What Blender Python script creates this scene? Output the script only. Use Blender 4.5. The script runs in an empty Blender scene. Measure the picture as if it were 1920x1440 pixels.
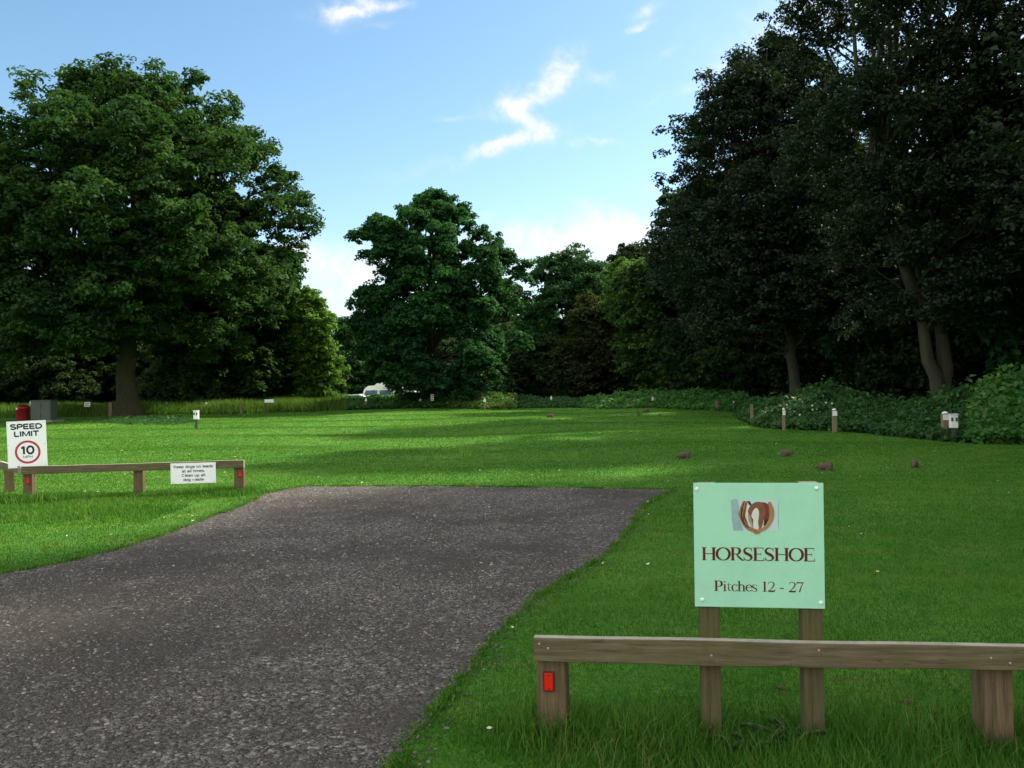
import bpy, bmesh, math, random
import numpy as np
from mathutils import Vector, Matrix
R = math.radians
sc = bpy.context.scene
C = sc.collection
random.seed(4)
rng = np.random.default_rng(11)

# ------------------------------------------------------------------ camera
CAM_H, F, ROLL = 1.5, 1600.0, R(1.15)
cr, sr = math.cos(ROLL), math.sin(ROLL)
cam = bpy.data.objects.new('camera', bpy.data.cameras.new('camera')); C.objects.link(cam)
cam.matrix_world = Matrix(((cr, sr, 0, 0), (0, 0, -1, 0), (-sr, cr, 0, CAM_H), (0, 0, 0, 1)))
cam.data.sensor_width = 36; cam.data.lens = F/1920*36
cam.data.clip_start = .05; cam.data.clip_end = 5000
sc.camera = cam

# ------------------------------------------------------------------ light
SUN_AZ, SUN_EL = R(33), R(40)        # measured from +X towards +Y; height above the horizon
sun_dir = Vector((math.cos(SUN_AZ)*math.cos(SUN_EL), math.sin(SUN_AZ)*math.cos(SUN_EL), math.sin(SUN_EL)))
sl = bpy.data.lights.new('sun', 'SUN'); sl.energy = 4.4; sl.angle = R(2.0); sl.color = (1, .93, .80)
so = bpy.data.objects.new('sun', sl); C.objects.link(so)
so.rotation_euler = (-sun_dir).to_track_quat('-Z', 'Y').to_euler()
sc.view_settings.view_transform = 'Standard'; sc.view_settings.look = 'None'
sc.view_settings.exposure = 1.0; sc.view_settings.gamma = 1
sc.render.film_transparent = False
sc.cycles.max_bounces = 6; sc.cycles.diffuse_bounces = 3; sc.cycles.transmission_bounces = 3
sc.cycles.use_denoising = True; sc.cycles.denoising_prefilter = 'ACCURATE'

def nd(nt, t, **k):
    n = nt.nodes.new(t)
    for a, b in k.items(): setattr(n, a, b)
    return n
def mth(nt, op, a, b=None, c=None, clamp=False):
    n = nt.nodes.new('ShaderNodeMath'); n.operation = op; n.use_clamp = clamp
    for i, v in enumerate((a, b, c)):
        if v is None: continue
        if isinstance(v, (int, float)): n.inputs[i].default_value = v
        else: nt.links.new(v, n.inputs[i])
    return n.outputs[0]

w = bpy.data.worlds.new('World'); sc.world = w; w.use_nodes = True
nt = w.node_tree; nt.nodes.clear()
out = nd(nt, 'ShaderNodeOutputWorld'); bg = nd(nt, 'ShaderNodeBackground')
sky = nd(nt, 'ShaderNodeTexSky', sky_type='NISHITA', sun_disc=False)
sky.sun_elevation = SUN_EL; sky.sun_rotation = math.pi/2 - SUN_AZ
sky.air_density = 1.0; sky.dust_density = .6; sky.ozone_density = 1.6
SKY = .105
bg.inputs['Strength'].default_value = SKY
tc = nd(nt, 'ShaderNodeTexCoord')
sx = nd(nt, 'ShaderNodeSeparateXYZ'); nt.links.new(tc.outputs['Generated'], sx.inputs[0])
ny = mth(nt, 'MAXIMUM', sx.outputs[1], .05)
s_ = mth(nt, 'DIVIDE', sx.outputs[0], ny); t_ = mth(nt, 'DIVIDE', sx.outputs[2], ny)
cx = nd(nt, 'ShaderNodeCombineXYZ'); nt.links.new(s_, cx.inputs[0]); nt.links.new(t_, cx.inputs[1])
def noise(scale, detail=6, rough=.6, vec=None, tree=nt, dist=0.0):
    n = nd(tree, 'ShaderNodeTexNoise'); n.inputs['Scale'].default_value = scale
    n.inputs['Detail'].default_value = detail; n.inputs['Roughness'].default_value = rough
    n.inputs['Distortion'].default_value = dist
    if vec is not None: tree.links.new(vec, n.inputs['Vector'])
    return n
wn = noise(9, 7, .62, cx.outputs[0]); wc = nd(nt, 'ShaderNodeSeparateColor'); nt.links.new(wn.outputs['Color'], wc.inputs[0])
ws = mth(nt, 'ADD', s_, mth(nt, 'MULTIPLY', mth(nt, 'SUBTRACT', wc.outputs[0], .5), .10))
wt = mth(nt, 'ADD', t_, mth(nt, 'MULTIPLY', mth(nt, 'SUBTRACT', wc.outputs[1], .5), .07))
# streaks of cloud as directions in the sky: px, py, half-length, half-width (photo pixels), tilt in degrees, strength
CL = [(650, 15, 62, 24, 12, 1.25), (715, 4, 60, 10, 5, .7), (1222, 8, 34, 18, 15, 1.0), (1205, 42, 28, 8, 15, .7),
      (1052, 122, 46, 24, 48, .9), (1015, 172, 50, 18, 28, .85), (1110, 142, 75, 17, -6, .55), (950, 195, 62, 26, 10, .85), (940, 180, 36, 20, -10, .8), (1010, 228, 52, 20, -30, .9),
      (1020, 245, 40, 17, 20, .85), (965, 268, 60, 16, 22, .9), (900, 295, 55, 11, 28, .7), (1115, 263, 58, 8, 0, .6),
      (1310, 170, 40, 14, 10, .6), (1230, 182, 26, 6, 5, .5), (1250, 104, 20, 9, 20, .45), (1225, 350, 22, 7, 0, .55),
      (1100, 395, 44, 20, -35, .38), (845, 212, 30, 8, 0, .35), (930, 395, 60, 8, 3, .3),
      (1110, 475, 240, 62, 2, 1.35), (600, 500, 150, 42, -4, 1.2), (620, 575, 140, 50, 0, .8), (980, 440, 200, 30, 6, .5), (1400, 60, 110, 50, 15, .55), (1150, 398, 70, 12, -20, .35), (1180, 430, 90, 18, 5, .5), (1340, 120, 60, 14, 15, .4), (720, 40, 60, 8, 8, .3), (820, 310, 160, 18, 6, .3),
      (1900, 230, 260, 170, 0, 1.0), (1700, 470, 260, 100, 0, .9), (-60, 520, 260, 120, 0, .9), (1560, 20, 120, 70, 0, .7)]
acc = None
for (px, py, a, b, tl, k) in CL:
    u, v = (px-960)/F, (720-py)/F
    cs_, ct_ = u*cr+v*sr, v*cr-u*sr
    ds = mth(nt, 'SUBTRACT', ws, cs_); dt = mth(nt, 'SUBTRACT', wt, ct_)
    c_, q_ = math.cos(R(tl)), math.sin(R(tl))
    e1 = mth(nt, 'MULTIPLY', mth(nt, 'ADD', mth(nt, 'MULTIPLY', ds, c_), mth(nt, 'MULTIPLY', dt, q_)), F/a)
    e2 = mth(nt, 'MULTIPLY', mth(nt, 'SUBTRACT', mth(nt, 'MULTIPLY', dt, c_), mth(nt, 'MULTIPLY', ds, q_)), F/b)
    d2 = mth(nt, 'ADD', mth(nt, 'MULTIPLY', e1, e1), mth(nt, 'MULTIPLY', e2, e2))
    g = mth(nt, 'MULTIPLY', mth(nt, 'EXPONENT', mth(nt, 'MULTIPLY', d2, -1.0)), k)
    acc = g if acc is None else mth(nt, 'ADD', acc, g)
fr = noise(26, 8, .65, cx.outputs[0], dist=.4)
fm = nd(nt, 'ShaderNodeMapRange'); nt.links.new(fr.outputs[0], fm.inputs[0])
fm.inputs[1].default_value = .30; fm.inputs[2].default_value = .66; fm.inputs[3].default_value = .22; fm.inputs[4].default_value = 1.15
acc = mth(nt, 'MULTIPLY', acc, fm.outputs[0])
acc = mth(nt, 'MULTIPLY', acc, mth(nt, 'GREATER_THAN', sx.outputs[1], .02))
# broken cloud behind and above the viewer, unseen, added extra bright to lift the shade
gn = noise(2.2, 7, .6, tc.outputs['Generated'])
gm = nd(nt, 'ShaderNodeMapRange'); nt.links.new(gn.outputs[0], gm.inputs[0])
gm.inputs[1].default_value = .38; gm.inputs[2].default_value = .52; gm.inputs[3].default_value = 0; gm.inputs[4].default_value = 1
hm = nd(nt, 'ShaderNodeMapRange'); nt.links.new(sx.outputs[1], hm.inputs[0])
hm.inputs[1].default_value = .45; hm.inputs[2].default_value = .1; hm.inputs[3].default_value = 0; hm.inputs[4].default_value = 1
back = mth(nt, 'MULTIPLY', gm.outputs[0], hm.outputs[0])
sm = nd(nt, 'ShaderNodeMapRange', interpolation_type='SMOOTHSTEP'); nt.links.new(acc, sm.inputs[0])
sm.inputs[1].default_value = .0; sm.inputs[2].default_value = 1.3; sm.inputs[3].default_value = 0; sm.inputs[4].default_value = .97
hs = nd(nt, 'ShaderNodeHueSaturation'); nt.links.new(sky.outputs[0], hs.inputs['Color'])
hs.inputs['Saturation'].default_value = 1.08; hs.inputs['Hue'].default_value = .488; hs.inputs['Value'].default_value = 1.0
mx = nd(nt, 'ShaderNodeMix', data_type='RGBA'); nt.links.new(sm.outputs[0], mx.inputs['Factor'])
nt.links.new(hs.outputs[0], mx.inputs[6]); mx.inputs[7].default_value = (.52/SKY, .53/SKY, .54/SKY, 1)
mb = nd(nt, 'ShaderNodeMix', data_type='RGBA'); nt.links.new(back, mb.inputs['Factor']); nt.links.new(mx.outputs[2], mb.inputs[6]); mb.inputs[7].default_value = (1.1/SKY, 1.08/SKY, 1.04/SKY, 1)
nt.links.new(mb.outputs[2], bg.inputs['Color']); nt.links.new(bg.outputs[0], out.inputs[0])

# ------------------------------------------------------------------ placing
def ray(px, py):
    u, v = (px-960)/F, (720-py)/F
    return np.array((u*cr+v*sr, 1.0, v*cr-u*sr))
def P(px, py, d):
    r = ray(px, py); return Vector((r[0]*d, d, CAM_H+r[2]*d))
def G(px, py):
    r = ray(px, py); d = -CAM_H/r[2]; return Vector((r[0]*d, d, 0))
def gz(x, y):
    """gentle swells of the lawn, level around the drive"""
    x = np.asarray(x, float); y = np.asarray(y, float)
    k = np.clip((y-15)/8, 0, 1)
    return k*(.055*np.sin(x*.31+y*.62+1.0)*np.sin(y*.47-x*.12) + .03*np.sin(y*1.15+x*.2)*np.sin(x*.5+2) - .03)
def GZ(px, py):
    g = G(px, py); g.z = float(gz(g.x, g.y)); return g

# ------------------------------------------------------------------ object helpers
def link(o, parent=None, label=None, cat=None, group=None, kind=None):
    if o.name not in C.objects: C.objects.link(o)
    if parent: o.parent = parent
    if label: o['label'] = label
    if cat: o['category'] = cat
    if group: o['group'] = group
    if kind: o['kind'] = kind
    return o
def empty(name, loc, rz, label, cat, group=None):
    o = bpy.data.objects.new(name, None); o.empty_display_size = .1
    o.location = loc; o.rotation_euler = (0, 0, rz)
    return link(o, None, label, cat, group)
def mobj(name, me, mat, parent=None, **k):
    if mat is not None:
        for m in (mat if isinstance(mat, (list, tuple)) else [mat]): me.materials.append(m)
    return link(bpy.data.objects.new(name, me), parent, **k)
def np_mesh(name, V, faces, nside, tint=None, smooth=False):
    me = bpy.data.meshes.new(name)
    n = len(faces)
    me.vertices.add(len(V)); me.vertices.foreach_set('co', np.asarray(V, np.float32).ravel())
    me.loops.add(n*nside); me.loops.foreach_set('vertex_index', np.asarray(faces, np.int32).ravel())
    me.polygons.add(n); me.polygons.foreach_set('loop_start', np.arange(0, n*nside, nside, dtype=np.int32))
    if smooth: me.polygons.foreach_set('use_smooth', np.ones(n, bool))
    if tint is not None:
        a = me.attributes.new('tint', 'FLOAT', 'FACE'); a.data.foreach_set('value', np.asarray(tint, np.float32))
    me.update(calc_edges=True)
    return me
def bm_mesh(name, bm, smooth=False):
    me = bpy.data.meshes.new(name); bm.to_mesh(me); bm.free()
    if smooth: me.polygons.foreach_set('use_smooth', np.ones(len(me.polygons), bool))
    me.update(); return me
def box_bm(bm, cx, cy, cz, sx, sy, sz, bev=.004, taper=1.0, rot=None, wob=0):
    b = bmesh.new(); bmesh.ops.create_cube(b, size=1)
    for v in b.verts:
        k = taper if v.co.z > 0 else 1
        v.co = Vector((v.co.x*sx*k, v.co.y*sy*k, v.co.z*sz))
    if bev: bmesh.ops.bevel(b, geom=b.edges[:], offset=bev, segments=2, affect='EDGES', profile=.6)
    if rot: bmesh.ops.transform(b, matrix=rot, verts=b.verts)
    bmesh.ops.translate(b, vec=(cx, cy, cz), verts=b.verts)
    m = bpy.data.meshes.new('tmp'); b.to_mesh(m); b.free(); bm.from_mesh(m); bpy.data.meshes.remove(m)
    return bm
def box(name, cx, cy, cz, sx, sy, sz, mat, parent, **k):
    bm = bmesh.new(); kw = {a: k.pop(a) for a in ('bev', 'taper', 'rot') if a in k}
    box_bm(bm, cx, cy, cz, sx, sy, sz, **kw)
    return mobj(name, bm_mesh(name, bm), mat, parent, **k)
def lathe(bm, prof, cx=0, cy=0, cz=0, n=16, axis='z'):
    rings = []
    for r, h in prof:
        ring = []
        for i in range(n):
            a = 2*math.pi*i/n
            p = (r*math.cos(a), r*math.sin(a), h)
            if axis == 'y': p = (p[0], -p[2], p[1])
            if axis == 'x': p = (p[2], p[0], p[1])
            ring.append(bm.verts.new((cx+p[0], cy+p[1], cz+p[2])))
        rings.append(ring)
    for a, b in zip(rings, rings[1:]):
        for i in range(n): bm.faces.new((a[i], a[(i+1) % n], b[(i+1) % n], b[i]))
    bm.faces.new(rings[0][::-1]); bm.faces.new(rings[-1])
    return bm
def copy_thing(o, loc, rz, sc_=None, label=None, group=None):
    c = o.copy(); C.objects.link(c); c.location = loc; c.rotation_euler = (0, 0, rz)
    if sc_ is not None: c.scale = sc_ if isinstance(sc_, (tuple, list)) else (sc_,)*3
    if label: c['label'] = label
    if group: c['group'] = group
    for ch in list(o.children):
        d = ch.copy(); C.objects.link(d); d.parent = c
        for g in list(ch.children):
            e = g.copy(); C.objects.link(e); e.parent = d
    return c

# ------------------------------------------------------------------ materials
def mat(name):
    m = bpy.data.materials.new(name); m.use_nodes = True
    t = m.node_tree; b = t.nodes['Principled BSDF']; return m, t, b
def ramp(t, fac, stops, interp='LINEAR'):
    r = nd(t, 'ShaderNodeValToRGB'); r.color_ramp.interpolation = interp
    e = r.color_ramp.elements
    while len(e) < len(stops): e.new(.5)
    for i, (p, c) in enumerate(stops): e[i].position = p; e[i].color = (*c, 1)
    t.links.new(fac, r.inputs[0]); return r.outputs[0]
def mixc(t, fac, a, b, mode='MIX'):
    n = nd(t, 'ShaderNodeMix', data_type='RGBA', blend_type=mode)
    for s, v in ((n.inputs['Factor'], fac), (n.inputs[6], a), (n.inputs[7], b)):
        if isinstance(v, (int, float)): s.default_value = v
        elif isinstance(v, tuple): s.default_value = (*v, 1)
        else: t.links.new(v, s)
    return n.outputs[2]
def bump(t, b, h, strength=.5, dist=.01):
    n = nd(t, 'ShaderNodeBump'); n.inputs['Strength'].default_value = strength; n.inputs['Distance'].default_value = dist
    t.links.new(h, n.inputs['Height']); t.links.new(n.outputs[0], b.inputs['Normal']); return n
def coords(t, scale=(1, 1, 1), kind='Object'):
    c = nd(t, 'ShaderNodeTexCoord'); m = nd(t, 'ShaderNodeMapping'); m.inputs['Scale'].default_value = scale
    t.links.new(c.outputs[kind], m.inputs[0]); return m.outputs[0]
def plain(name, col, rough=.6, spec=.4, metal=0, dirt=0.0, dcol=(.1, .1, .07), dscale=6):
    m, t, b = mat(name); b.inputs['Roughness'].default_value = rough; b.inputs['Specular IOR Level'].default_value = spec
    b.inputs['Metallic'].default_value = metal
    v = coords(t); n = noise(dscale, 8, .7, v, t)
    f = nd(t, 'ShaderNodeMapRange'); t.links.new(n.outputs[0], f.inputs[0]); f.inputs[1].default_value = .45; f.inputs[2].default_value = .75
    f.inputs[3].default_value = 0; f.inputs[4].default_value = dirt
    t.links.new(mixc(t, f.outputs[0], col, dcol), b.inputs['Base Color'])
    return m
def leaf_mat(name, dark, mid, light, rough=.7, transl=.38, spec=.12):
    m, t, b = mat(name)
    a = nd(t, 'ShaderNodeAttribute', attribute_name='tint')
    col = ramp(t, a.outputs['Fac'], [(0, dark), (.5, mid), (1, light)])
    b.inputs['Roughness'].default_value = rough; b.inputs['Specular IOR Level'].default_value = spec
    t.links.new(col, b.inputs['Base Color'])
    tr = nd(t, 'ShaderNodeBsdfTranslucent')
    tcol = mixc(t, 1.0, col, (1.5, 1.5, .55), 'MULTIPLY'); t.links.new(tcol, tr.inputs[0])
    ms = nd(t, 'ShaderNodeMixShader'); ms.inputs[0].default_value = transl
    t.links.new(b.outputs[0], ms.inputs[1]); t.links.new(tr.outputs[0], ms.inputs[2])
    t.links.new(ms.outputs[0], t.nodes['Material Output'].inputs[0]); return m
M = {}
M['oak'] = leaf_mat('oak_leaf', (0.014, 0.042, 0.016), (0.030, 0.076, 0.021), (0.062, 0.119, 0.036))
M['oak_far'] = leaf_mat('far_oak_leaf', (0.014, 0.054, 0.022), (0.026, 0.091, 0.029), (0.048, 0.135, 0.040))
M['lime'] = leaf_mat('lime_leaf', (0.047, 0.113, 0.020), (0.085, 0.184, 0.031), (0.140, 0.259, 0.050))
M['dome'] = leaf_mat('beech_leaf', (0.013, 0.044, 0.019), (0.025, 0.073, 0.024), (0.042, 0.106, 0.037))
M['brownish'] = leaf_mat('brownish_leaf', (0.022, 0.033, 0.013), (0.036, 0.050, 0.016), (0.061, 0.065, 0.022))
M['pale'] = leaf_mat('ash_leaf', (0.034, 0.083, 0.022), (0.060, 0.129, 0.033), (0.103, 0.190, 0.055))
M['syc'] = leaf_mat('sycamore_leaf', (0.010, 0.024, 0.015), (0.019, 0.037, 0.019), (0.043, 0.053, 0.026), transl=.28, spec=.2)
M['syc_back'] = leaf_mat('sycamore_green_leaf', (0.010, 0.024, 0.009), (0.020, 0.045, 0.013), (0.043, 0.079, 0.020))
M['nettle'] = leaf_mat('nettle_leaf', (0.030, 0.097, 0.024), (0.055, 0.163, 0.036), (0.116, 0.244, 0.062), rough=.5)
M['bramble'] = leaf_mat('bramble_leaf', (0.018, 0.055, 0.018), (0.034, 0.097, 0.027), (0.062, 0.140, 0.040), rough=.45)
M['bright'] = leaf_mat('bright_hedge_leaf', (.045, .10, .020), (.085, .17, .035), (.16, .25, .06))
M['blade'] = leaf_mat('grass_blade', (.026, .090, .010), (.050, .156, .016), (.165, .250, .046), rough=.6, transl=.3)
M['straw'] = leaf_mat('dry_grass', (.10, .12, .035), (.16, .17, .06), (.24, .22, .10))
M['longgrass'] = leaf_mat('long_grass', (.035, .095, .015), (.065, .145, .022), (.13, .20, .05), rough=.6)
M['thistle'] = leaf_mat('thistle_leaf', (.035, .080, .030), (.065, .12, .05), (.13, .19, .10))

def bark(name, a, b_, scale=1.0):
    m, t, b = mat(name); v = coords(t, (9*scale, 9*scale, 1.6*scale))
    n = noise(1.4, 9, .7, v, t); n2 = noise(.8, 4, .6, coords(t), t)
    col = ramp(t, n.outputs[0], [(.3, a), (.7, b_)])
    col = mixc(t, mth(t, 'MULTIPLY', n2.outputs[0], .5), col, (.05, .075, .03))
    t.links.new(col, b.inputs['Base Color']); b.inputs['Roughness'].default_value = .95
    b.inputs['Specular IOR Level'].default_value = .1
    bump(t, b, n.outputs[0], .9, .06); return m
M['bark'] = bark('oak_bark', (.022, .018, .012), (.070, .056, .038))
M['bark2'] = bark('sycamore_bark', (.032, .028, .022), (.085, .071, .054), .7)

def wood(name, a, b_, algae=.5, lich=.25):
    m, t, b = mat(name)
    v = coords(t, (1, 1, 1)); 
    # grain runs along the length: the object's longest local axis is baked in by using stretched noise in both frames
    mp = coords(t, (40, 40, 2.2)) if 'post' in name else coords(t, (2.2, 40, 40))
    g = noise(1.6, 8, .65, mp, t, dist=.6); l = noise(5, 5, .6, v, t); f = noise(90, 6, .7, v, t)
    col = ramp(t, g.outputs[0], [(.25, a), (.6, b_), (.8, tuple(min(1, c*1.35) for c in b_))])
    al = nd(t, 'ShaderNodeMapRange'); t.links.new(l.outputs[0], al.inputs[0])
    al.inputs[1].default_value = .42; al.inputs[2].default_value = .68; al.inputs[3].default_value = 0; al.inputs[4].default_value = algae
    col = mixc(t, al.outputs[0], col, (.075, .080, .022))
    ck = noise(1.1, 3, .5, mp, t, dist=.3); cr_ = ramp(t, ck.outputs[0], [(.485, (0,)*3), (.5, (1,)*3), (.515, (0,)*3)])
    cg = ramp(t, noise(2.2, 2, .5, v, t).outputs[0], [(.48, (0,)*3), (.6, (1,)*3)])
    col = mixc(t, mth(t, 'MULTIPLY', mth(t, 'MULTIPLY', cr_, cg), .75), col, (.022, .016, .010))
    li = nd(t, 'ShaderNodeMapRange'); t.links.new(f.outputs[0], li.inputs[0])
    li.inputs[1].default_value = .60; li.inputs[2].default_value = .72; li.inputs[3].default_value = 0; li.inputs[4].default_value = lich
    col = mixc(t, li.outputs[0], col, (.30, .28, .22))
    vk = nd(t, 'ShaderNodeTexVoronoi'); vk.inputs['Scale'].default_value = 5.5; t.links.new(v, vk.inputs['Vector'])
    kn = nd(t, 'ShaderNodeMapRange'); t.links.new(vk.outputs['Distance'], kn.inputs[0])
    kn.inputs[1].default_value = .10; kn.inputs[2].default_value = .05; kn.inputs[3].default_value = 0; kn.inputs[4].default_value = .55
    col = mixc(t, kn.outputs[0], col, (.045, .032, .02))
    t.links.new(col, b.inputs['Base Color']); b.inputs['Roughness'].default_value = .9; b.inputs['Specular IOR Level'].default_value = .15
    bump(t, b, mth(t, 'ADD', g.outputs[0], mth(t, 'MULTIPLY', f.outputs[0], .4)), .6, .004); return m
M['rail'] = wood('rail_wood', (.050, .040, .024), (.150, .122, .074), .55, .2)
M['post'] = wood('post_wood', (.048, .032, .018), (.150, .108, .060), .35, .2)
M['signpost'] = wood('sign_post_wood', (.042, .034, .018), (.105, .088, .044), .75, .12)
M['farpost'] = wood('marker_post_wood', (.10, .078, .050), (.22, .18, .12), .2, .1)
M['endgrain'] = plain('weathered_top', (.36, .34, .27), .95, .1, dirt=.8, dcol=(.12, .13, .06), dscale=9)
M['white'] = plain('white_board', (.86, .87, .88), .45, .4, dirt=.12, dcol=(.5, .52, .45))
M['white2'] = plain('white_plastic', (.74, .74, .72), .5, .4, dirt=.3, dcol=(.35, .36, .28))
M['ink'] = plain('black_lettering', (.012, .013, .03), .5, .3)
M['redring'] = plain('red_ring', (.45, .03, .06), .5, .3)
M['mint'] = plain('mint_board', (.34, .66, .47), .5, .3, dirt=.55, dcol=(.26, .53, .37), dscale=4)
M['maroon'] = plain('maroon_lettering', (.10, .018, .008), .6, .15)
M['screw'] = plain('white_screw_cap', (.72, .74, .72), .35, .5)
M['redrefl'] = plain('red_reflector', (.62, .012, .006), .22, .6, dirt=.3, dcol=(.35, .02, .01), dscale=200)
M['redframe'] = plain('dark_red_frame', (.11, .006, .006), .4, .4)
M['galv'] = plain('galvanised_nail', (.35, .34, .32), .5, .5, .6)
M['shoebrown'] = plain('horseshoe_print', (.26, .105, .045), .5, .3, dirt=.9, dcol=(.45, .24, .12), dscale=45)
M['shoetan'] = plain('tan_print', (.36, .20, .09), .5, .3, dirt=.9, dcol=(.24, .10, .045), dscale=50)
M['horse'] = plain('horse_print', (.20, .085, .045), .5, .3, dirt=.9, dcol=(.07, .025, .015), dscale=60)
M['horse_neck'] = plain('horse_neck_print', (.17, .035, .015), .5, .3, dirt=.7, dcol=(.06, .015, .01), dscale=50)
M['dirtblack'] = plain('dark_print', (.03, .018, .015), .5, .3)
M['blaze'] = plain('white_print', (.62, .62, .55), .5, .3, dirt=.4, dcol=(.5, .42, .22), dscale=30)
M['bluegrey'] = plain('grey_print', (.27, .42, .42), .5, .3, dirt=.8, dcol=(.13, .22, .24), dscale=14)
M['palegrey'] = plain('pale_print', (.45, .60, .58), .5, .3, dirt=.4, dcol=(.32, .5, .46), dscale=20)
M['firered'] = plain('red_paint', (.20, .008, .013), .4, .5, dirt=.2, dcol=(.14, .01, .01))
M['cabinet'] = plain('grey_green_cabinet', (.075, .10, .078), .6, .3, dirt=.35, dcol=(.07, .09, .065))
M['concrete'] = plain('concrete', (.24, .23, .19), .9, .2, dirt=.5, dcol=(.15, .15, .11))
M['darkmetal'] = plain('dark_steel', (.035, .04, .04), .5, .4)
M['glass_blue'] = plain('tinted_glass', (.03, .07, .16), .1, .8)
M['vanwhite'] = plain('white_vehicle_paint', (.80, .80, .80), .3, .5)
M['tyre'] = plain('rubber', (.02, .02, .02), .8, .3)
M['tail'] = plain('tail_lamp_red', (.5, .02, .01), .3, .5)
M['daisy'] = plain('daisy_petals', (.55, .56, .42), .7, .2, dirt=.8, dcol=(.30, .24, .12), dscale=2)
M['petal'] = plain('white_petals', (.75, .74, .72), .6, .3)

def fur():
    m, t, b = mat('rabbit_fur'); v = coords(t); n = noise(55, 6, .7, v, t); n2 = noise(9, 3, .6, v, t)
    col = ramp(t, n.outputs[0], [(.3, (.055, .040, .030)), (.55, (.12, .088, .066)), (.75, (.22, .17, .13))])
    col = mixc(t, mth(t, 'MULTIPLY', n2.outputs[0], .5), col, (.05, .035, .028))
    t.links.new(col, b.inputs['Base Color']); b.inputs['Roughness'].default_value = .95; b.inputs['Specular IOR Level'].default_value = .1
    bump(t, b, n.outputs[0], .8, .006); return m
M['fur'] = fur(); M['tailfur'] = plain('pale_tail_fur', (.34, .30, .26), .95, .1)

def lawn_mat():
    m, t, b = mat('mown_lawn')
    c = nd(t, 'ShaderNodeTexCoord').outputs['Object']
    big = noise(.22, 5, .6, c, t); mid = noise(1.7, 6, .65, c, t); fine = noise(38, 5, .75, c, t); vf = noise(140, 3, .7, c, t)
    st = noise(1.0, 5, .6, coords(t, (.35, 1.6, 1)), t)
    col = ramp(t, big.outputs[0], [(.33, (.052, .150, .012)), (.52, (.068, .196, .018)), (.70, (.125, .245, .028))])
    col = mixc(t, mth(t, 'MULTIPLY', ramp(t, st.outputs[0], [(.42, (0,)*3), (.60, (1,)*3)]), .65), col, (.056, .165, .012))
    col = mixc(t, mth(t, 'MULTIPLY', ramp(t, mid.outputs[0], [(.50, (0,)*3), (.70, (1,)*3)]), .6), col, (.170, .260, .036))
    clo = noise(4.5, 5, .7, c, t, dist=.5); dry = noise(.75, 7, .7, c, t)
    col = mixc(t, mth(t, 'MULTIPLY', ramp(t, clo.outputs[0], [(.52, (0,)*3), (.64, (1,)*3)]), .5), col, (.036, .110, .016))
    col = mixc(t, mth(t, 'MULTIPLY', ramp(t, dry.outputs[0], [(.56, (0,)*3), (.72, (1,)*3)]), .55), col, (.150, .180, .050))
    f = ramp(t, fine.outputs[0], [(.25, (.42,)*3), (.5, (.95,)*3), (.78, (1.55,)*3)])
    g = ramp(t, vf.outputs[0], [(.3, (.7,)*3), (.7, (1.3,)*3)])
    col = mixc(t, 1.0, mixc(t, 1.0, col, f, 'MULTIPLY'), g, 'MULTIPLY')
    t.links.new(col, b.inputs['Base Color']); b.inputs['Roughness'].default_value = .85; b.inputs['Specular IOR Level'].default_value = .12
    h = mth(t, 'ADD', mth(t, 'MULTIPLY', mid.outputs[0], 1.6), mth(t, 'ADD', fine.outputs[0], mth(t, 'MULTIPLY', vf.outputs[0], .4)))
    bump(t, b, h, .7, .035); return m
M['lawn'] = lawn_mat()
def gravel_mat():
    m, t, b = mat('gravel'); c = nd(t, 'ShaderNodeTexCoord').outputs['Object']
    wob = noise(30, 3, .6, c, t); mv = nd(t, 'ShaderNodeVectorMath', operation='MULTIPLY_ADD')
    t.links.new(wob.outputs['Color'], mv.inputs[0]); mv.inputs[1].default_value = (.012,)*3; t.links.new(c, mv.inputs[2])
    v1 = nd(t, 'ShaderNodeTexVoronoi'); v1.inputs['Scale'].default_value = 46; t.links.new(mv.outputs[0], v1.inputs['Vector'])
    v2 = nd(t, 'ShaderNodeTexVoronoi'); v2.inputs['Scale'].default_value = 105; t.links.new(mv.outputs[0], v2.inputs['Vector'])
    s1 = nd(t, 'ShaderNodeSeparateColor'); t.links.new(v1.outputs['Color'], s1.inputs[0])
    s2 = nd(t, 'ShaderNodeSeparateColor'); t.links.new(v2.outputs['Color'], s2.inputs[0])
    big = noise(.5, 6, .62, c, t); pat = noise(2.6, 6, .65, c, t)
    st = [(0, (.020, .016, .012)), (.35, (.062, .051, .040)), (.65, (.130, .110, .088)), (.88, (.215, .195, .172)), (.97, (.42, .39, .36))]
    col = mixc(t, .45, ramp(t, s1.outputs[0], st), ramp(t, s2.outputs[1], st))
    soil = ramp(t, pat.outputs[0], [(.40, (.044, .036, .027)), (.65, (.076, .063, .049))])
    k = ramp(t, mth(t, 'ADD', mth(t, 'MULTIPLY', big.outputs[0], .6), mth(t, 'MULTIPLY', pat.outputs[0], .4)), [(.44, (.05,)*3), (.56, (.95,)*3)])
    col = mixc(t, k, col, soil)
    t.links.new(col, b.inputs['Base Color']); b.inputs['Roughness'].default_value = .85; b.inputs['Specular IOR Level'].default_value = .25
    h = mth(t, 'SUBTRACT', mth(t, 'MULTIPLY', pat.outputs[0], 1.2), mth(t, 'ADD', v1.outputs['Distance'], mth(t, 'MULTIPLY', v2.outputs['Distance'], .5)))
    bump(t, b, h, 1.0, .022); return m
M['gravel'] = gravel_mat()
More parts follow.
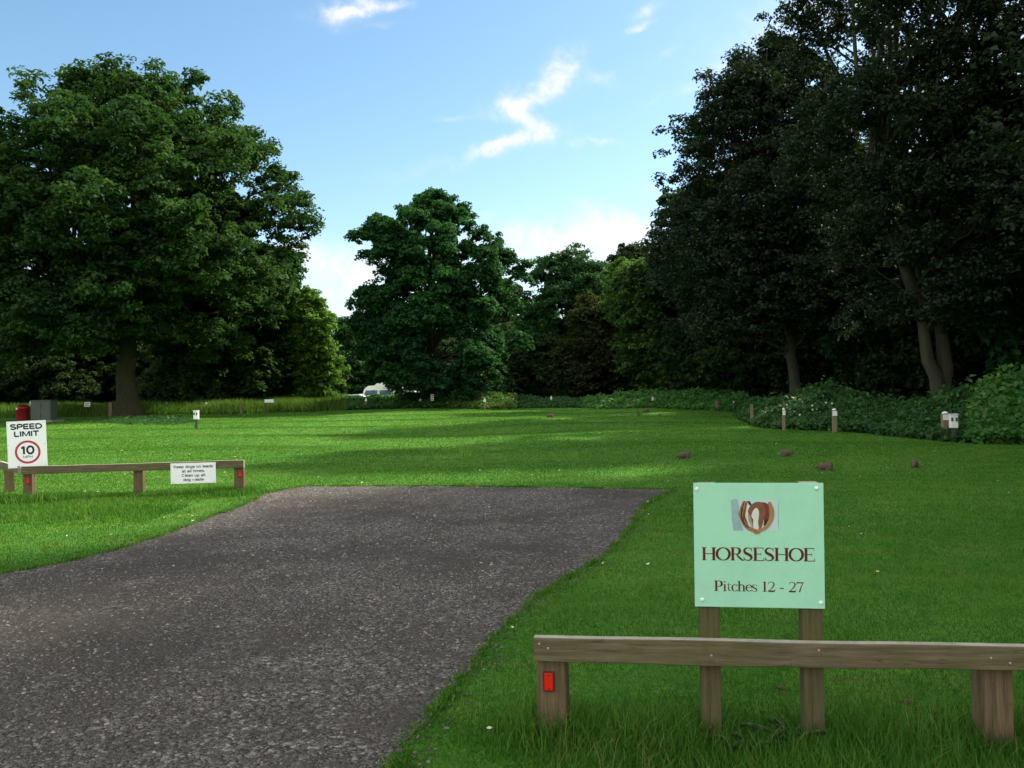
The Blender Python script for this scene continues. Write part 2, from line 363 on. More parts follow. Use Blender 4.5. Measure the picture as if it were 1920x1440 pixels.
def stone_mat():
    m, t, b = mat('gravel_stone')
    a = nd(t, 'ShaderNodeAttribute', attribute_name='tint')
    col = ramp(t, a.outputs['Fac'], [(0, (.018, .015, .012)), (.35, (.055, .045, .036)), (.65, (.110, .094, .077)), (.88, (.165, .143, .118)), (1, (.25, .22, .185))])
    t.links.new(col, b.inputs['Base Color']); b.inputs['Roughness'].default_value = .75; return m
M['stone'] = stone_mat()

# ------------------------------------------------------------------ ground
ys = np.concatenate([np.array([-300., -120, -50, -20, -10, -5, 0, 5, 10, 14]), np.arange(15, 75, .5), np.array([80., 90, 110, 150, 220, 400, 800])])
xs = np.concatenate([np.array([-700., -300, -150, -90]), np.arange(-60, 60.1, 1.0), np.array([90., 150, 300, 700])])
XX, YY = np.meshgrid(xs, ys)
V = np.stack([XX, YY, gz(XX, YY)], -1).reshape(-1, 3)
ii = np.arange(len(ys)*len(xs)).reshape(len(ys), len(xs))
Q = np.stack([ii[:-1, :-1], ii[:-1, 1:], ii[1:, 1:], ii[1:, :-1]], -1).reshape(-1, 4)
mobj('lawn', np_mesh('lawn', V, Q, 4, smooth=True), M['lawn'], label='mown green lawn spreading from the drive to the trees', kind='structure')

edge_px = [(575, 912), (500, 925), (462, 945), (380, 975), (270, 1015), (150, 1048), (0, 1077)]
edge_r = [(1262, 919), (1228, 936), (1203, 955), (1184, 985), (1160, 1018), (1122, 1050), (1068, 1082), (1008, 1121), (958, 1163), (914, 1209), (882, 1250), (852, 1292), (818, 1332), (782, 1370), (755, 1410), (738, 1440)]
def cat(pts, n=4):
    q = [pts[0]]+list(pts)+[pts[-1]]; o = []
    for i in range(1, len(q)-2):
        p0, p1, p2, p3 = (np.array(q[i+k], float) for k in (-1, 0, 1, 2))
        for j in range(n):
            t = j/n; o.append(tuple(.5*((2*p1)+(-p0+p2)*t+(2*p0-5*p1+4*p2-p3)*t*t+(-p0+3*p1-3*p2+p3)*t**3)))
    return o+[pts[-1]]
edge_r = cat(edge_r); edge_px = cat(edge_px)
Lp = [G(*p) for p in edge_px]; Rp = [G(*p) for p in edge_r]
poly = [(-16, 5.6), (-16, -9), (-1.2, -9), (-.95, 1.5)] + [(p.x, p.y) for p in reversed(Rp)] + [((p.x), p.y) for p in [G(1050, 915), G(820, 912)]] + [(p.x, p.y) for p in Lp]
def jag(pts, step=.08, amp=.026):
    o = []; n = len(pts)
    for i in range(n):
        a = np.array(pts[i]); b = np.array(pts[(i+1) % n]); L = np.linalg.norm(b-a); k = max(1, int(L/step))
        for j in range(k):
            p = a+(b-a)*j/k; o.append(p + rng.normal(0, amp, 2)*.6)
    return np.array(o)
GP = jag(poly)
def inside(x, y, pg=GP):
    r = np.zeros(len(x), bool); n = len(pg)
    for i in range(n):
        x0, y0 = pg[i]; x1, y1 = pg[(i+1) % n]
        if y0 == y1: continue
        c = ((y0 > y) != (y1 > y)) & (x < (x1-x0)*(y-y0)/(y1-y0)+x0)
        r ^= c
    return r
from mathutils.geometry import delaunay_2d_cdt
_v, _e, _f, *_ = delaunay_2d_cdt([Vector((float(p[0]), float(p[1]))) for p in GP], [], [list(range(len(GP)))], 1, 1e-6)
gme = bpy.data.meshes.new('gravel_drive'); gme.from_pydata([(p.x, p.y, .005) for p in _v], [], [tuple(t) for t in _f]); gme.update()
if len(gme.polygons) and gme.polygons[0].normal.z < 0: gme.flip_normals()
mobj('gravel_drive', gme, M['gravel'], label='grey gravel drive opening onto the lawn', kind='structure')

# distance of points from the drive's edge, coarse
GE = GP
def edge_dist(x, y):
    d = np.full(len(x), 9.0)
    for i in range(0, len(x), 20000):
        xx = x[i:i+20000, None]-GE[None, :, 0]; yy = y[i:i+20000, None]-GE[None, :, 1]
        d[i:i+20000] = np.sqrt((xx*xx+yy*yy).min(1))
    return d

def frustum_pts(d0, d1, n, margin=.04):
    d = np.sqrt(rng.uniform(d0*d0, d1*d1, n)); s = rng.uniform(-.6-margin, .6+margin, n)
    return s*d, d
def patch_noise(x, y, s=1.0):
    return .5+.25*(np.sin(x*1.7*s+2*np.sin(y*1.1*s))+np.sin(y*2.3*s+1.5*np.sin(x*1.9*s+1)))
# loose stones
def stones(n, d0, d1, s0, s1):
    x, y = frustum_pts(d0, d1, n, .1); ins = inside(x, y); k = (ins | ((edge_dist(x, y) < .13) & (rng.random(n) < .35))) & (rng.random(n) < .35+.75*patch_noise(x*.8+y*.2, y*.9, 1.1)*patch_noise(x*2, y*2+1, .9)*2); x, y = x[k], y[k]; n = len(x)
    base = np.array([(1, 0, 0), (0, 1, 0), (-1, 0, 0), (0, -1, 0), (0, 0, .75), (.5, .5, .45), (-.5, .6, .35)])
    tri = np.array([(0, 5, 4), (0, 1, 5), (1, 4, 5), (1, 6, 4), (1, 2, 6), (2, 4, 6), (2, 3, 4), (3, 0, 4)])
    sz = rng.uniform(0, 1, n)**2.6*(s1-s0)+s0
    B = base[None]*(1+rng.normal(0, .22, (n, 7, 3)))
    B = B*sz[:, None, None]*np.stack([np.ones(n), rng.uniform(.5, 1, n), rng.uniform(.45, .9, n)], -1)[:, None, :]
    a = rng.uniform(0, 2*np.pi, n); ca, sa = np.cos(a)[:, None], np.sin(a)[:, None]
    X = B[:, :, 0]*ca-B[:, :, 1]*sa+x[:, None]; Y = B[:, :, 0]*sa+B[:, :, 1]*ca+y[:, None]; Z = B[:, :, 2]+.004
    tint = np.clip(rng.normal(.42, .30, n)+(rng.random(n) > .994)*.5, 0, 1)
    return np.stack([X, Y, Z], -1).reshape(-1, 3), (tri[None]+7*np.arange(n)[:, None, None]).reshape(-1, 3), np.repeat(tint, 8)
def merge(parts):
    V, Fc, T, o = [], [], [], 0
    for v, f, t in parts: V.append(v); Fc.append(f+o); T.append(t); o += len(v)
    return np.concatenate(V), np.concatenate(Fc), np.concatenate(T)
v, f, t = merge([stones(110000, 3.2, 7, .004, .0155), stones(65000, 7, 13.6, .008, .021)])
mobj('gravel_stones', np_mesh('gravel_stones', v, f, 3, t), M['stone'], label='loose grey stones lying over the drive', kind='stuff')

# blades of grass: (x, y) base points -> bent blades of three faces
def blades(x, y, h, wd, lean=.5, tint=None, seg=2):
    n = len(x); a = rng.uniform(0, 2*np.pi, n); b = rng.uniform(0, 2*np.pi, n)
    L = h*rng.uniform(.55, 1.15, n); ln = rng.uniform(.1, 1, n)*lean
    z = gz(x, y)-.004
    dx, dy = np.cos(a), np.sin(a); wx, wy = np.cos(b)*wd/2, np.sin(b)*wd/2
    def pt(s, k, sgn):
        off = ln*L*s**1.8
        zz = z+L*s*np.sqrt(np.clip(1-(ln*s)**2*.6, .15, 1))
        return np.stack([x+dx*off+sgn*wx*k, y+dy*off+sgn*wy*k, zz], -1)
    if seg == 1:
        Vt = np.stack([pt(0, 1, -1), pt(0, 1, 1), pt(1, 0, 0)], 1); Fc = np.array([[0, 1, 2]])
    else:
        Vt = np.stack([pt(0, 1, -1), pt(0, 1, 1), pt(.55, .8, 1), pt(.55, .8, -1), pt(1, 0, 0)], 1); Fc = np.array([[0, 1, 2], [0, 2, 3], [3, 2, 4]])
    k = Vt.shape[1]
    if tint is None: tint = np.clip(rng.normal(.45, .2, n), 0, 1)
    return Vt.reshape(-1, 3), (Fc[None]+k*np.arange(n)[:, None, None]).reshape(-1, 3), np.repeat(tint, len(Fc))
def lawn_blades(n, d0, d1, h, wd, seg=1):
    x, y = frustum_pts(d0, d1, n); k = ~inside(x, y); x, y = x[k], y[k]
    e = edge_dist(x, y)
    pn = patch_noise(x, y, 1.0)*.5+patch_noise(x, y, 3.1)*.5
    pb = patch_noise(x*.55+3, y*.9, .6)*.6+.4*patch_noise(x*1.3+y*.7, y*2.1-x*.4, 1.9)
    hh = h*(.6+.7*pn)*(1+.35*np.exp(-e/.1))
    t = np.clip(-.05+.40*pn+.55*pb+rng.normal(0, .2, len(x)), 0, 1)
    return blades(x, y, hh, wd, .75, t, seg)
_d = np.linspace(3.1, 55, 600); _w = _d*(_d/4.0)**-1.75; _c = np.concatenate([[0], np.cumsum((_w[1:]+_w[:-1])/2)]); _c /= _c[-1]
_n = 980000; _dd = np.interp(rng.random(_n), _c, _d); _xx = rng.uniform(-.64, .64, _n)*_dd; _k = ~inside(_xx, _dd); _xx, _dd = _xx[_k], _dd[_k]
_e = np.full(len(_xx), 9.0); _near = _dd < 14; _e[_near] = edge_dist(_xx[_near], _dd[_near])
_pn = patch_noise(_xx, _dd, 1.0)*.5+patch_noise(_xx, _dd, 3.1)*.5; _pb = patch_noise(_xx*.55+3, _dd*.9, .6)*.6+.4*patch_noise(_xx*1.3+_dd*.7, _dd*2.1-_xx*.4, 1.9)
v, f, t = blades(_xx, _dd, .030*(.6+.7*_pn)*(1+.35*np.exp(-_e/.1)), .0036*(_dd/4.3)**1.1, .75, np.clip(-.05+.40*_pn+.55*_pb+rng.normal(0, .2, len(_xx)), 0, 1), 1)
_i = rng.integers(0, len(GP), 60000); _e0 = GP[_i]; _e1 = GP[(_i+1) % len(GP)]; _p = _e0+(_e1-_e0)*rng.random((60000, 1))+rng.normal(0, .022, (60000, 2))
_k = (np.abs(_p[:, 0]) < _p[:, 1]*.64) & (_p[:, 1] > 3.2) & (_p[:, 1] < 14); _p = _p[_k]; _q = patch_noise(_p[:, 0]*3, _p[:, 1]*3, 1.7)
_k = rng.random(len(_p)) < .25+_q; _p = _p[_k]; _q = _q[_k]
v4, f4, t4 = blades(_p[:, 0], _p[:, 1], .02+.035*_q, .0045+.0004*_p[:, 1], 1.0, np.clip(rng.normal(.5, .25, len(_p)), 0, 1))
v, f, t = merge([(v, f, t), (v4, f4, t4)])
mobj('lawn_grass', np_mesh('lawn_grass', v, f, 3, t), M['blade'], label='short green grass blades of the mown lawn', kind='stuff')

# a few daisies and fallen leaves in the turf
_x, _y = frustum_pts(3.6, 24, 150); _k = ~inside(_x, _y); _x, _y = _x[_k], _y[_k]; _r = rng.uniform(.005, .013, len(_x))*(1+_y/18)
_a = rng.uniform(0, 6.28, len(_x)); _V = []
for _j in range(6): _V.append(np.stack([_x+_r*np.cos(_a+_j*1.047)*rng.uniform(.6, 1.1, len(_x)), _y+_r*np.sin(_a+_j*1.047), gz(_x, _y)+.026+rng.uniform(-.004, .006, len(_x))], -1))
_V = np.stack(_V, 1).reshape(-1, 3)
mobj('daisies', np_mesh('daisies', _V, np.arange(len(_V)).reshape(-1, 6), 6), M['daisy'], label='tiny pale daisies and petals scattered through the lawn', kind='stuff')

# ------------------------------------------------------------------ fences
RZ0 = P(1003, 1190, 3.58); RZ1 = P(1918, 1206, 3.34)
dv = Vector((RZ1.x-RZ0.x, RZ1.y-RZ0.y, 0)); yaw = math.atan2(dv.y, dv.x); dvn = dv.normalized(); nrm = Vector((dvn.y, -dvn.x, 0))  # towards camera
RT = (RZ0.z+RZ1.z)/2
O = Vector((RZ0.x, RZ0.y, 0))
fence = empty('knee_rail_fence', O, yaw, 'weathered timber knee rail in front of the mint board, red reflector on its end post', 'fence')
def along(px, py=1300):       # local x on the rail line of a pixel column
    r = ray(px, py); A = np.array([[dvn.x, -r[0]], [dvn.y, -r[1]]]); s, q = np.linalg.solve(A, np.array([-O.x, -O.y])); return float(s)
def wobble_rail(name, L, hgt, th, y0, ztop, mt, parent, seed=0, **k):
    n = 60; rs = random.Random(seed); bm = bmesh.new(); rings = []
    ph = [rs.uniform(0, 6) for _ in range(6)]
    for i in range(n+1):
        x = L*i/n; e = .0035
        dz = .002*math.sin(x*2.1+ph[0])+.0012*math.sin(x*7+ph[1]); db = .003*math.sin(x*3+ph[2])+.0015*math.sin(x*11+ph[3]); dy = .003*math.sin(x*1.7+ph[4])
        c = [(y0+dy+e, ztop+dz), (y0+th+dy-e, ztop+dz), (y0+th+dy, ztop-e+dz), (y0+th+dy, ztop-hgt+db+e), (y0+th+dy-e, ztop-hgt+db), (y0+dy+e, ztop-hgt+db), (y0+dy, ztop-hgt+db+e), (y0+dy, ztop-e+dz)]
        rings.append([bm.verts.new((x, a, b)) for a, b in c])
    for a, b in zip(rings, rings[1:]):
        for j in range(8):
            fc = bm.faces.new((a[j], b[j], b[(j+1) % 8], a[(j+1) % 8]))
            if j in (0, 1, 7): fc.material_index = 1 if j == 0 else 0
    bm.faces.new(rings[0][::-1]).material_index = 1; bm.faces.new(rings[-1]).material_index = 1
    bmesh.ops.recalc_face_normals(bm, faces=bm.faces[:])
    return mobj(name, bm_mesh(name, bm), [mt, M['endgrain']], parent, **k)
LR = 4.6
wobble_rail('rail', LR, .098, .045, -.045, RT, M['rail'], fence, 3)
def post(parent, x, y, h, wx, wy, mt, name='post', tw=0, top=.004, label=None):
    bm = bmesh.new(); box_bm(bm, 0, 0, h/2-.15, wx, wy, h+.3, bev=.006)
    bmesh.ops.rotate(bm, cent=(0, 0, 0), matrix=Matrix.Rotation(tw, 3, 'Z'), verts=bm.verts)
    o = mobj(name, bm_mesh(name, bm), mt, parent, label=label); o.location = (x, y, 0); return o
def reflector(parent, x, y, z, s=1.0):
    bm = bmesh.new(); box_bm(bm, 0, 0, 0, .052*s, .008, .092*s, bev=.002)
    fr = mobj('reflector', bm_mesh('reflector', bm), M['redframe'], parent); fr.location = (x, y, z)
    bm = bmesh.new(); box_bm(bm, 0, -.004, 0, .040*s, .006, .078*s, bev=.0015)
    ln = mobj('lens', bm_mesh('lens', bm), M['redrefl'], fr)
    for k in (-1, 1):
        bm = bmesh.new(); lathe(bm, [(.004*s, 0), (.004*s, .0015), (.002*s, .0028)], 0, -.0071, k*.030*s, 10, 'y'); mobj('screw', bm_mesh('screw', bm, True), M['redframe'], fr)
    return fr
xl = along(1031); xr = along(1873)
pw = .122
post(fence, xl+.01, pw/2+.002, RT-.055, pw, pw, M['post'], tw=R(-3))
post(fence, xr, pw/2+.004, RT-.055, pw*.94, pw*.9, M['post'], tw=R(2.5))
post(fence, LR-.08, pw/2+.002, RT-.055, pw, pw, M['post'])
rp = P(1029, 1276, 3.58)
reflector(fence, along(1029, 1276), -.004, rp.z, .90)
def nail(parent, x, y, z, r=.005):
    bm = bmesh.new(); lathe(bm, [(r, 0), (r, .0012), (r*.6, .0022)], x, y, z, 10, 'y'); mobj('nail', bm_mesh('nail', bm), M['galv'], parent)
for px, py in ((1015, 1207), (1031, 1217), (1333, 1226), (1850, 1220), (1885, 1230), (1532, 1210)):
    nail(fence, along(px), -.047, RT-.02-(py-1205)*.0018, .005)

# the mint board on its two posts behind the rail
sgc = (along(1334)+along(1526))/2
W0 = along(1526)-along(1334)
sign = empty('pitch_sign', O+dvn*sgc, yaw, 'mint green board reading HORSESHOE Pitches 12 - 27 on two wooden posts behind the knee rail', 'sign')
bt = P(1420, 905, 3.47).z; bb = P(1426, 1138, 3.47).z
BW, BH = .513, bt-bb
bcx = (along(1303, 905)+along(1543, 1138))/2-sgc; bcz = (bt+bb)/2
for s, w_, dz in ((-1, .082, -.004), (1, .084, .004)):
    post(sign, s*W0/2, .034, bt-.005, w_, .060, M['signpost'], 'sign_post', tw=R(2*s))
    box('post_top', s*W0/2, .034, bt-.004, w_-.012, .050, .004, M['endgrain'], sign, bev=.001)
bm = bmesh.new(); box_bm(bm, 0, 0, 0, BW, .006, BH, bev=.0012)
board = mobj('board', bm_mesh('board', bm), M['mint'], sign); board.location = (bcx, -.003, bcz); board.rotation_euler = (0, R(.35), 0)
K = BW/1140.0
def bx(x, y): return ((x-782)*K, (683-y)*K)
for (x, y) in ((244, 178), (1292, 168), (278, 1182), (1317, 1192)):
    p = bx(x, y); bm = bmesh.new(); lathe(bm, [(.0085, 0), (.0085, .001), (.007, .0035), (.0035, .005)], p[0], -.0031, p[1], 18, 'y'); mobj('screw_cap', bm_mesh('screw_cap', bm, True), M['screw'], board)
def flat(name, pts, mt, parent, lift, raw=False):
    bm = bmesh.new(); vs = []
    for q in pts:
        a, b = q if raw else bx(*q); vs.append(bm.verts.new((a, -.003-lift, b)))
    f = bm.faces.new(vs); bmesh.ops.triangulate(bm, faces=[f], ngon_method='EAR_CLIP')
    bmesh.ops.recalc_face_normals(bm, faces=bm.faces[:])
    if sum(f.normal.y for f in bm.faces) > 0: bmesh.ops.reverse_faces(bm, faces=bm.faces[:])
    return mobj(name, bm_mesh(name, bm), mt, parent)
def smooth(pts, n=5):
    o = []; m = len(pts)
    for i in range(m):
        p0, p1, p2, p3 = (np.array(pts[(i+k) % m], float) for k in (-1, 0, 1, 2))
        for j in range(n):
            t = j/n; o.append(tuple(.5*((2*p1)+(-p0+p2)*t+(2*p0-5*p1+4*p2-p3)*t*t+(-p0+3*p1-3*p2+p3)*t**3)))
    return o
pic = flat('picture', [(545, 272), (600, 266), (640, 272), (700, 268), (760, 276), (860, 272), (930, 268), (958, 275), (955, 330), (962, 400), (952, 470), (958, 552), (900, 560), (820, 556), (740, 566), (660, 560), (600, 556), (560, 550), (556, 480), (546, 440), (552, 380), (544, 330)], M['palegrey'], board, .0004)
flat('picture_shade', smooth([(548, 276), (598, 270), (612, 330), (606, 400), (622, 470), (650, 545), (600, 552), (562, 548), (556, 480), (548, 440), (553, 380), (546, 330)]), M['bluegrey'], pic, .0007)
flat('picture_light', smooth([(668, 330), (712, 330), (690, 420), (722, 520), (800, 530), (840, 500), (800, 545), (740, 545), (690, 500), (660, 430)]), M['blaze'], pic, .0008)
flat('horse_neck', smooth([(800, 300), (850, 300), (885, 340), (890, 420), (865, 490), (838, 500), (825, 430), (805, 360)]), M['horse_neck'], pic, .0010)
flat('horse_dark', smooth([(835, 460), (868, 450), (850, 500), (830, 505)]), M['dirtblack'], pic, .0012)
flat('horse_head', smooth([(745, 300), (790, 290), (825, 305), (835, 350), (848, 390), (828, 440), (820, 490), (800, 535), (765, 545), (735, 530), (728, 470), (708, 410), (692, 375), (712, 330)]), M['horse'], pic, .0014)
flat('horse_ear', smooth([(690, 285), (712, 290), (725, 325), (705, 318)]), M['dirtblack'], pic, .0016)
flat('horse_blaze', smooth([(765, 345), (788, 375), (785, 440), (778, 480), (786, 520), (775, 543), (742, 540), (735, 500), (738, 455), (722, 420), (738, 370)]), M['blaze'], pic, .0018)
def openspl(pts, n=6):
    pts = [pts[0]]+list(pts)+[pts[-1]]; o = []
    for i in range(1, len(pts)-2):
        p0, p1, p2, p3 = (np.array(pts[i+k], float) for k in (-1, 0, 1, 2))
        for j in range(n):
            t = j/n; o.append(tuple(.5*((2*p1)+(-p0+p2)*t+(2*p0-5*p1+4*p2-p3)*t*t+(-p0+3*p1-3*p2+p3)*t**3)))
    return o+[tuple(map(float, pts[-2]))]
flat('horseshoe', openspl([(652, 282), (622, 350), (615, 420), (640, 490), (690, 545), (770, 572)])+openspl([(770, 540), (705, 512), (665, 460), (652, 400), (662, 345), (690, 286)]), M['shoebrown'], pic, .0021)
flat('horseshoe_branch', openspl([(890, 290), (918, 350), (922, 410), (905, 470), (855, 535), (770, 572)])+openspl([(770, 540), (828, 515), (866, 460), (880, 400), (880, 350), (868, 292)]), M['shoetan'], pic, .0022)
flat('horseshoe_groove', openspl([(655, 300), (634, 360), (628, 420), (652, 485), (700, 532)])+openspl([(704, 526), (660, 480), (637, 418), (642, 360), (662, 304)]), M['dirtblack'], pic, .0024)
flat('toe_clip', smooth([(740, 560), (770, 552), (800, 560), (785, 578), (765, 582), (748, 576)]), M['shoebrown'], pic, .0024)

# ---- a small roman alphabet drawn as pen strokes (cap height 1)
def st(pts, ws): return ('s', pts, ws)
def arc(cx_, cy_, rx, ry, a0, a1, thin, thick, n=18):
    p, w_ = [], []
    for i in range(n+1):
        a = R(a0+(a1-a0)*i/n); p.append((cx_+rx*math.cos(a), cy_+ry*math.sin(a))); w_.append(thin+(thick-thin)*abs(math.cos(a))**1.4)
    return st(p, w_)
def ln(x0, y0, x1, y1, w_): return st([(x0, y0), (x1, y1)], [w_, w_])
def serif(x, y, l=.30, w_=.045): return ln(x-l/2, y+(w_/2 if y < .5 else -w_/2), x+l/2, y+(w_/2 if y < .5 else -w_/2), w_)
TK, TN = .20, .062
def spine(h, w_, tk):
    P_ = [(.86, .80), (.80, .92), (.55, .975), (.28, .93), (.15, .77), (.24, .61), (.52, .50), (.78, .38), (.87, .22), (.74, .07), (.45, .025), (.18, .09), (.10, .24)]
    W_ = [.03, .05, .05, .09, .13, .16, .17, .16, .13, .08, .05, .05, .03]
    o, ww = [], []
    for i in range(len(P_)-1):
        p0 = np.array(P_[max(0, i-1)]); p1 = np.array(P_[i]); p2 = np.array(P_[i+1]); p3 = np.array(P_[min(len(P_)-1, i+2)])
        for j in range(4):
            t = j/4; q = .5*((2*p1)+(-p0+p2)*t+(2*p0-5*p1+4*p2-p3)*t*t+(-p0+3*p1-3*p2+p3)*t**3)
            o.append((q[0]*w_, q[1]*h)); ww.append((W_[i]*(1-t)+W_[i+1]*t)*tk)
    o.append((P_[-1][0]*w_, P_[-1][1]*h)); ww.append(W_[-1]*tk)
    return st(o, ww)
GL = {
 'H': (1.02, [ln(.2, 0, .2, 1, TK), ln(.82, 0, .82, 1, TK), ln(.2, .5, .82, .5, TN), serif(.2, 0), serif(.2, 1), serif(.82, 0), serif(.82, 1)]),
 'O': (1.0, [arc(.5, .5, .405, .475, 0, 360, TN, TK, 40)]),
 'R': (.92, [ln(.2, 0, .2, 1, TK), serif(.2, 0), ln(.05, .978, .45, .978, TN), ln(.2, .49, .45, .49, TN), arc(.45, .735, .20, .243, 90, -90, TN, TK), st([(.44, .49), (.62, .22), (.80, .04), (.93, .02)], [.10, .15, .12, .04])]),
 'S': (.66, [spine(1, .62, 1.3), ln(.56, .72, .56, .98, .035), ln(.06, .02, .06, .30, .035)]),
 'E': (.84, [ln(.2, 0, .2, 1, TK), ln(.05, .978, .70, .978, TN), ln(.05, .022, .74, .022, TN), ln(.2, .51, .56, .51, TN), ln(.70, .80, .70, 1, .04), ln(.76, 0, .72, .24, .04), ln(.56, .41, .56, .61, .035)]),
 'P': (.74, [ln(.2, 0, .2, 1, TK), serif(.2, 0), ln(.05, .978, .42, .978, TN), ln(.2, .45, .42, .45, TN), arc(.42, .715, .21, .263, 90, -90, TN, TK)]),
 'i': (.34, [ln(.17, 0, .17, .66, .155), serif(.17, 0, .28), ln(.05, .63, .17, .64, .04), ln(.17, .83, .17, .95, .155)]),
 't': (.40, [st([(.16, .86), (.16, .16), (.22, .05), (.38, .06)], [.03, .12, .09, .03]), ln(.03, .63, .36, .63, .045)]),
 'c': (.52, [arc(.30, .33, .22, .31, 40, 320, .04, .155)]),
 'h': (.68, [ln(.16, 0, .16, 1, .155), ln(.04, .97, .16, .97, .04), arc(.34, .42, .18, .22, 150, 0, .05, .155), ln(.52, 0, .52, .44, .155), serif(.16, 0, .26), serif(.52, 0, .26)]),
 'e': (.56, [arc(.30, .33, .22, .31, 10, 325, .04, .155), ln(.08, .385, .52, .385, .04)]),
 's': (.46, [spine(.66, .44, .75), ln(.39, .48, .39, .64, .03), ln(.05, .02, .05, .19, .03)]),
 '1': (.50, [ln(.27, 0, .27, .97, .165), serif(.27, 0, .34), st([(.27, .96), (.12, .86)], [.07, .03])]),
 '2': (.66, [st([(.10, .72), (.14, .88), (.30, .96), (.48, .90), (.55, .72), (.47, .50), (.26, .22), (.09, .04)], [.04, .07, .05, .09, .13, .11, .06, .04]), ln(.08, .06, .58, .06, .155), ln(.58, .02, .62, .24, .04)]),
 '7': (.62, [ln(.06, .91, .60, .91, .11), ln(.06, .72, .09, .95, .04), st([(.58, .92), (.40, .5), (.28, 0)], [.05, .09, .13])]),
 '-': (.42, [ln(.06, .34, .36, .34, .10)]), ' ': (.34, [])}
def roman(name, txt, cx_, ybase, width, cap, parent, mt):
    tot = sum(GL[c][0] for c in txt); kx = width/tot; bm = bmesh.new(); x = -width/2; lay = 0
    for ch in txt:
        for (_, pts, ws) in GL[ch][1]:
            lay = (lay+1) % 9; vs = []
            pp = [np.array(p, float) for p in pts]
            for i, p in enumerate(pp):
                d = (pp[min(i+1, len(pp)-1)]-pp[max(i-1, 0)])*np.array((kx, cap)); 
                if len(pp) > 20 and np.allclose(pp[0], pp[-1]) and i in (0, len(pp)-1): d = (pp[1]-pp[-2])*np.array((kx, cap))
                d /= max(1e-9, np.linalg.norm(d)); nn = np.array((-d[1], d[0]))*ws[i]/2*cap
                q = np.array((((p[0]-GL[ch][0]/2)*1.10+GL[ch][0]/2)*kx, p[1]*cap))
                vs.append([bm.verts.new((cx_+x+a[0], -.0033-.00007*lay, ybase+a[1])) for a in (q+nn, q-nn)])
            for a, b in zip(vs, vs[1:]):
                f = bm.faces.new((a[0], a[1], b[1], b[0])); f.normal_update()
                if f.normal.y > 0: f.normal_flip()
        x += GL[ch][0]*kx
    return mobj(name, bm_mesh(name, bm), mt, parent)
a0, a1 = bx(283, 822), bx(1272, 704)
roman('lettering', 'HORSESHOE', (a0[0]+a1[0])/2, a0[1], a1[0]-a0[0]+.004, a1[1]-a0[1], board, M['maroon'])
a0, a1 = bx(385, 1100), bx(1168, 1006)
roman('lettering', 'Pitches 12 - 27', (a0[0]+a1[0])/2, a0[1], a1[0]-a0[0], a1[1]-a0[1], board, M['maroon'])

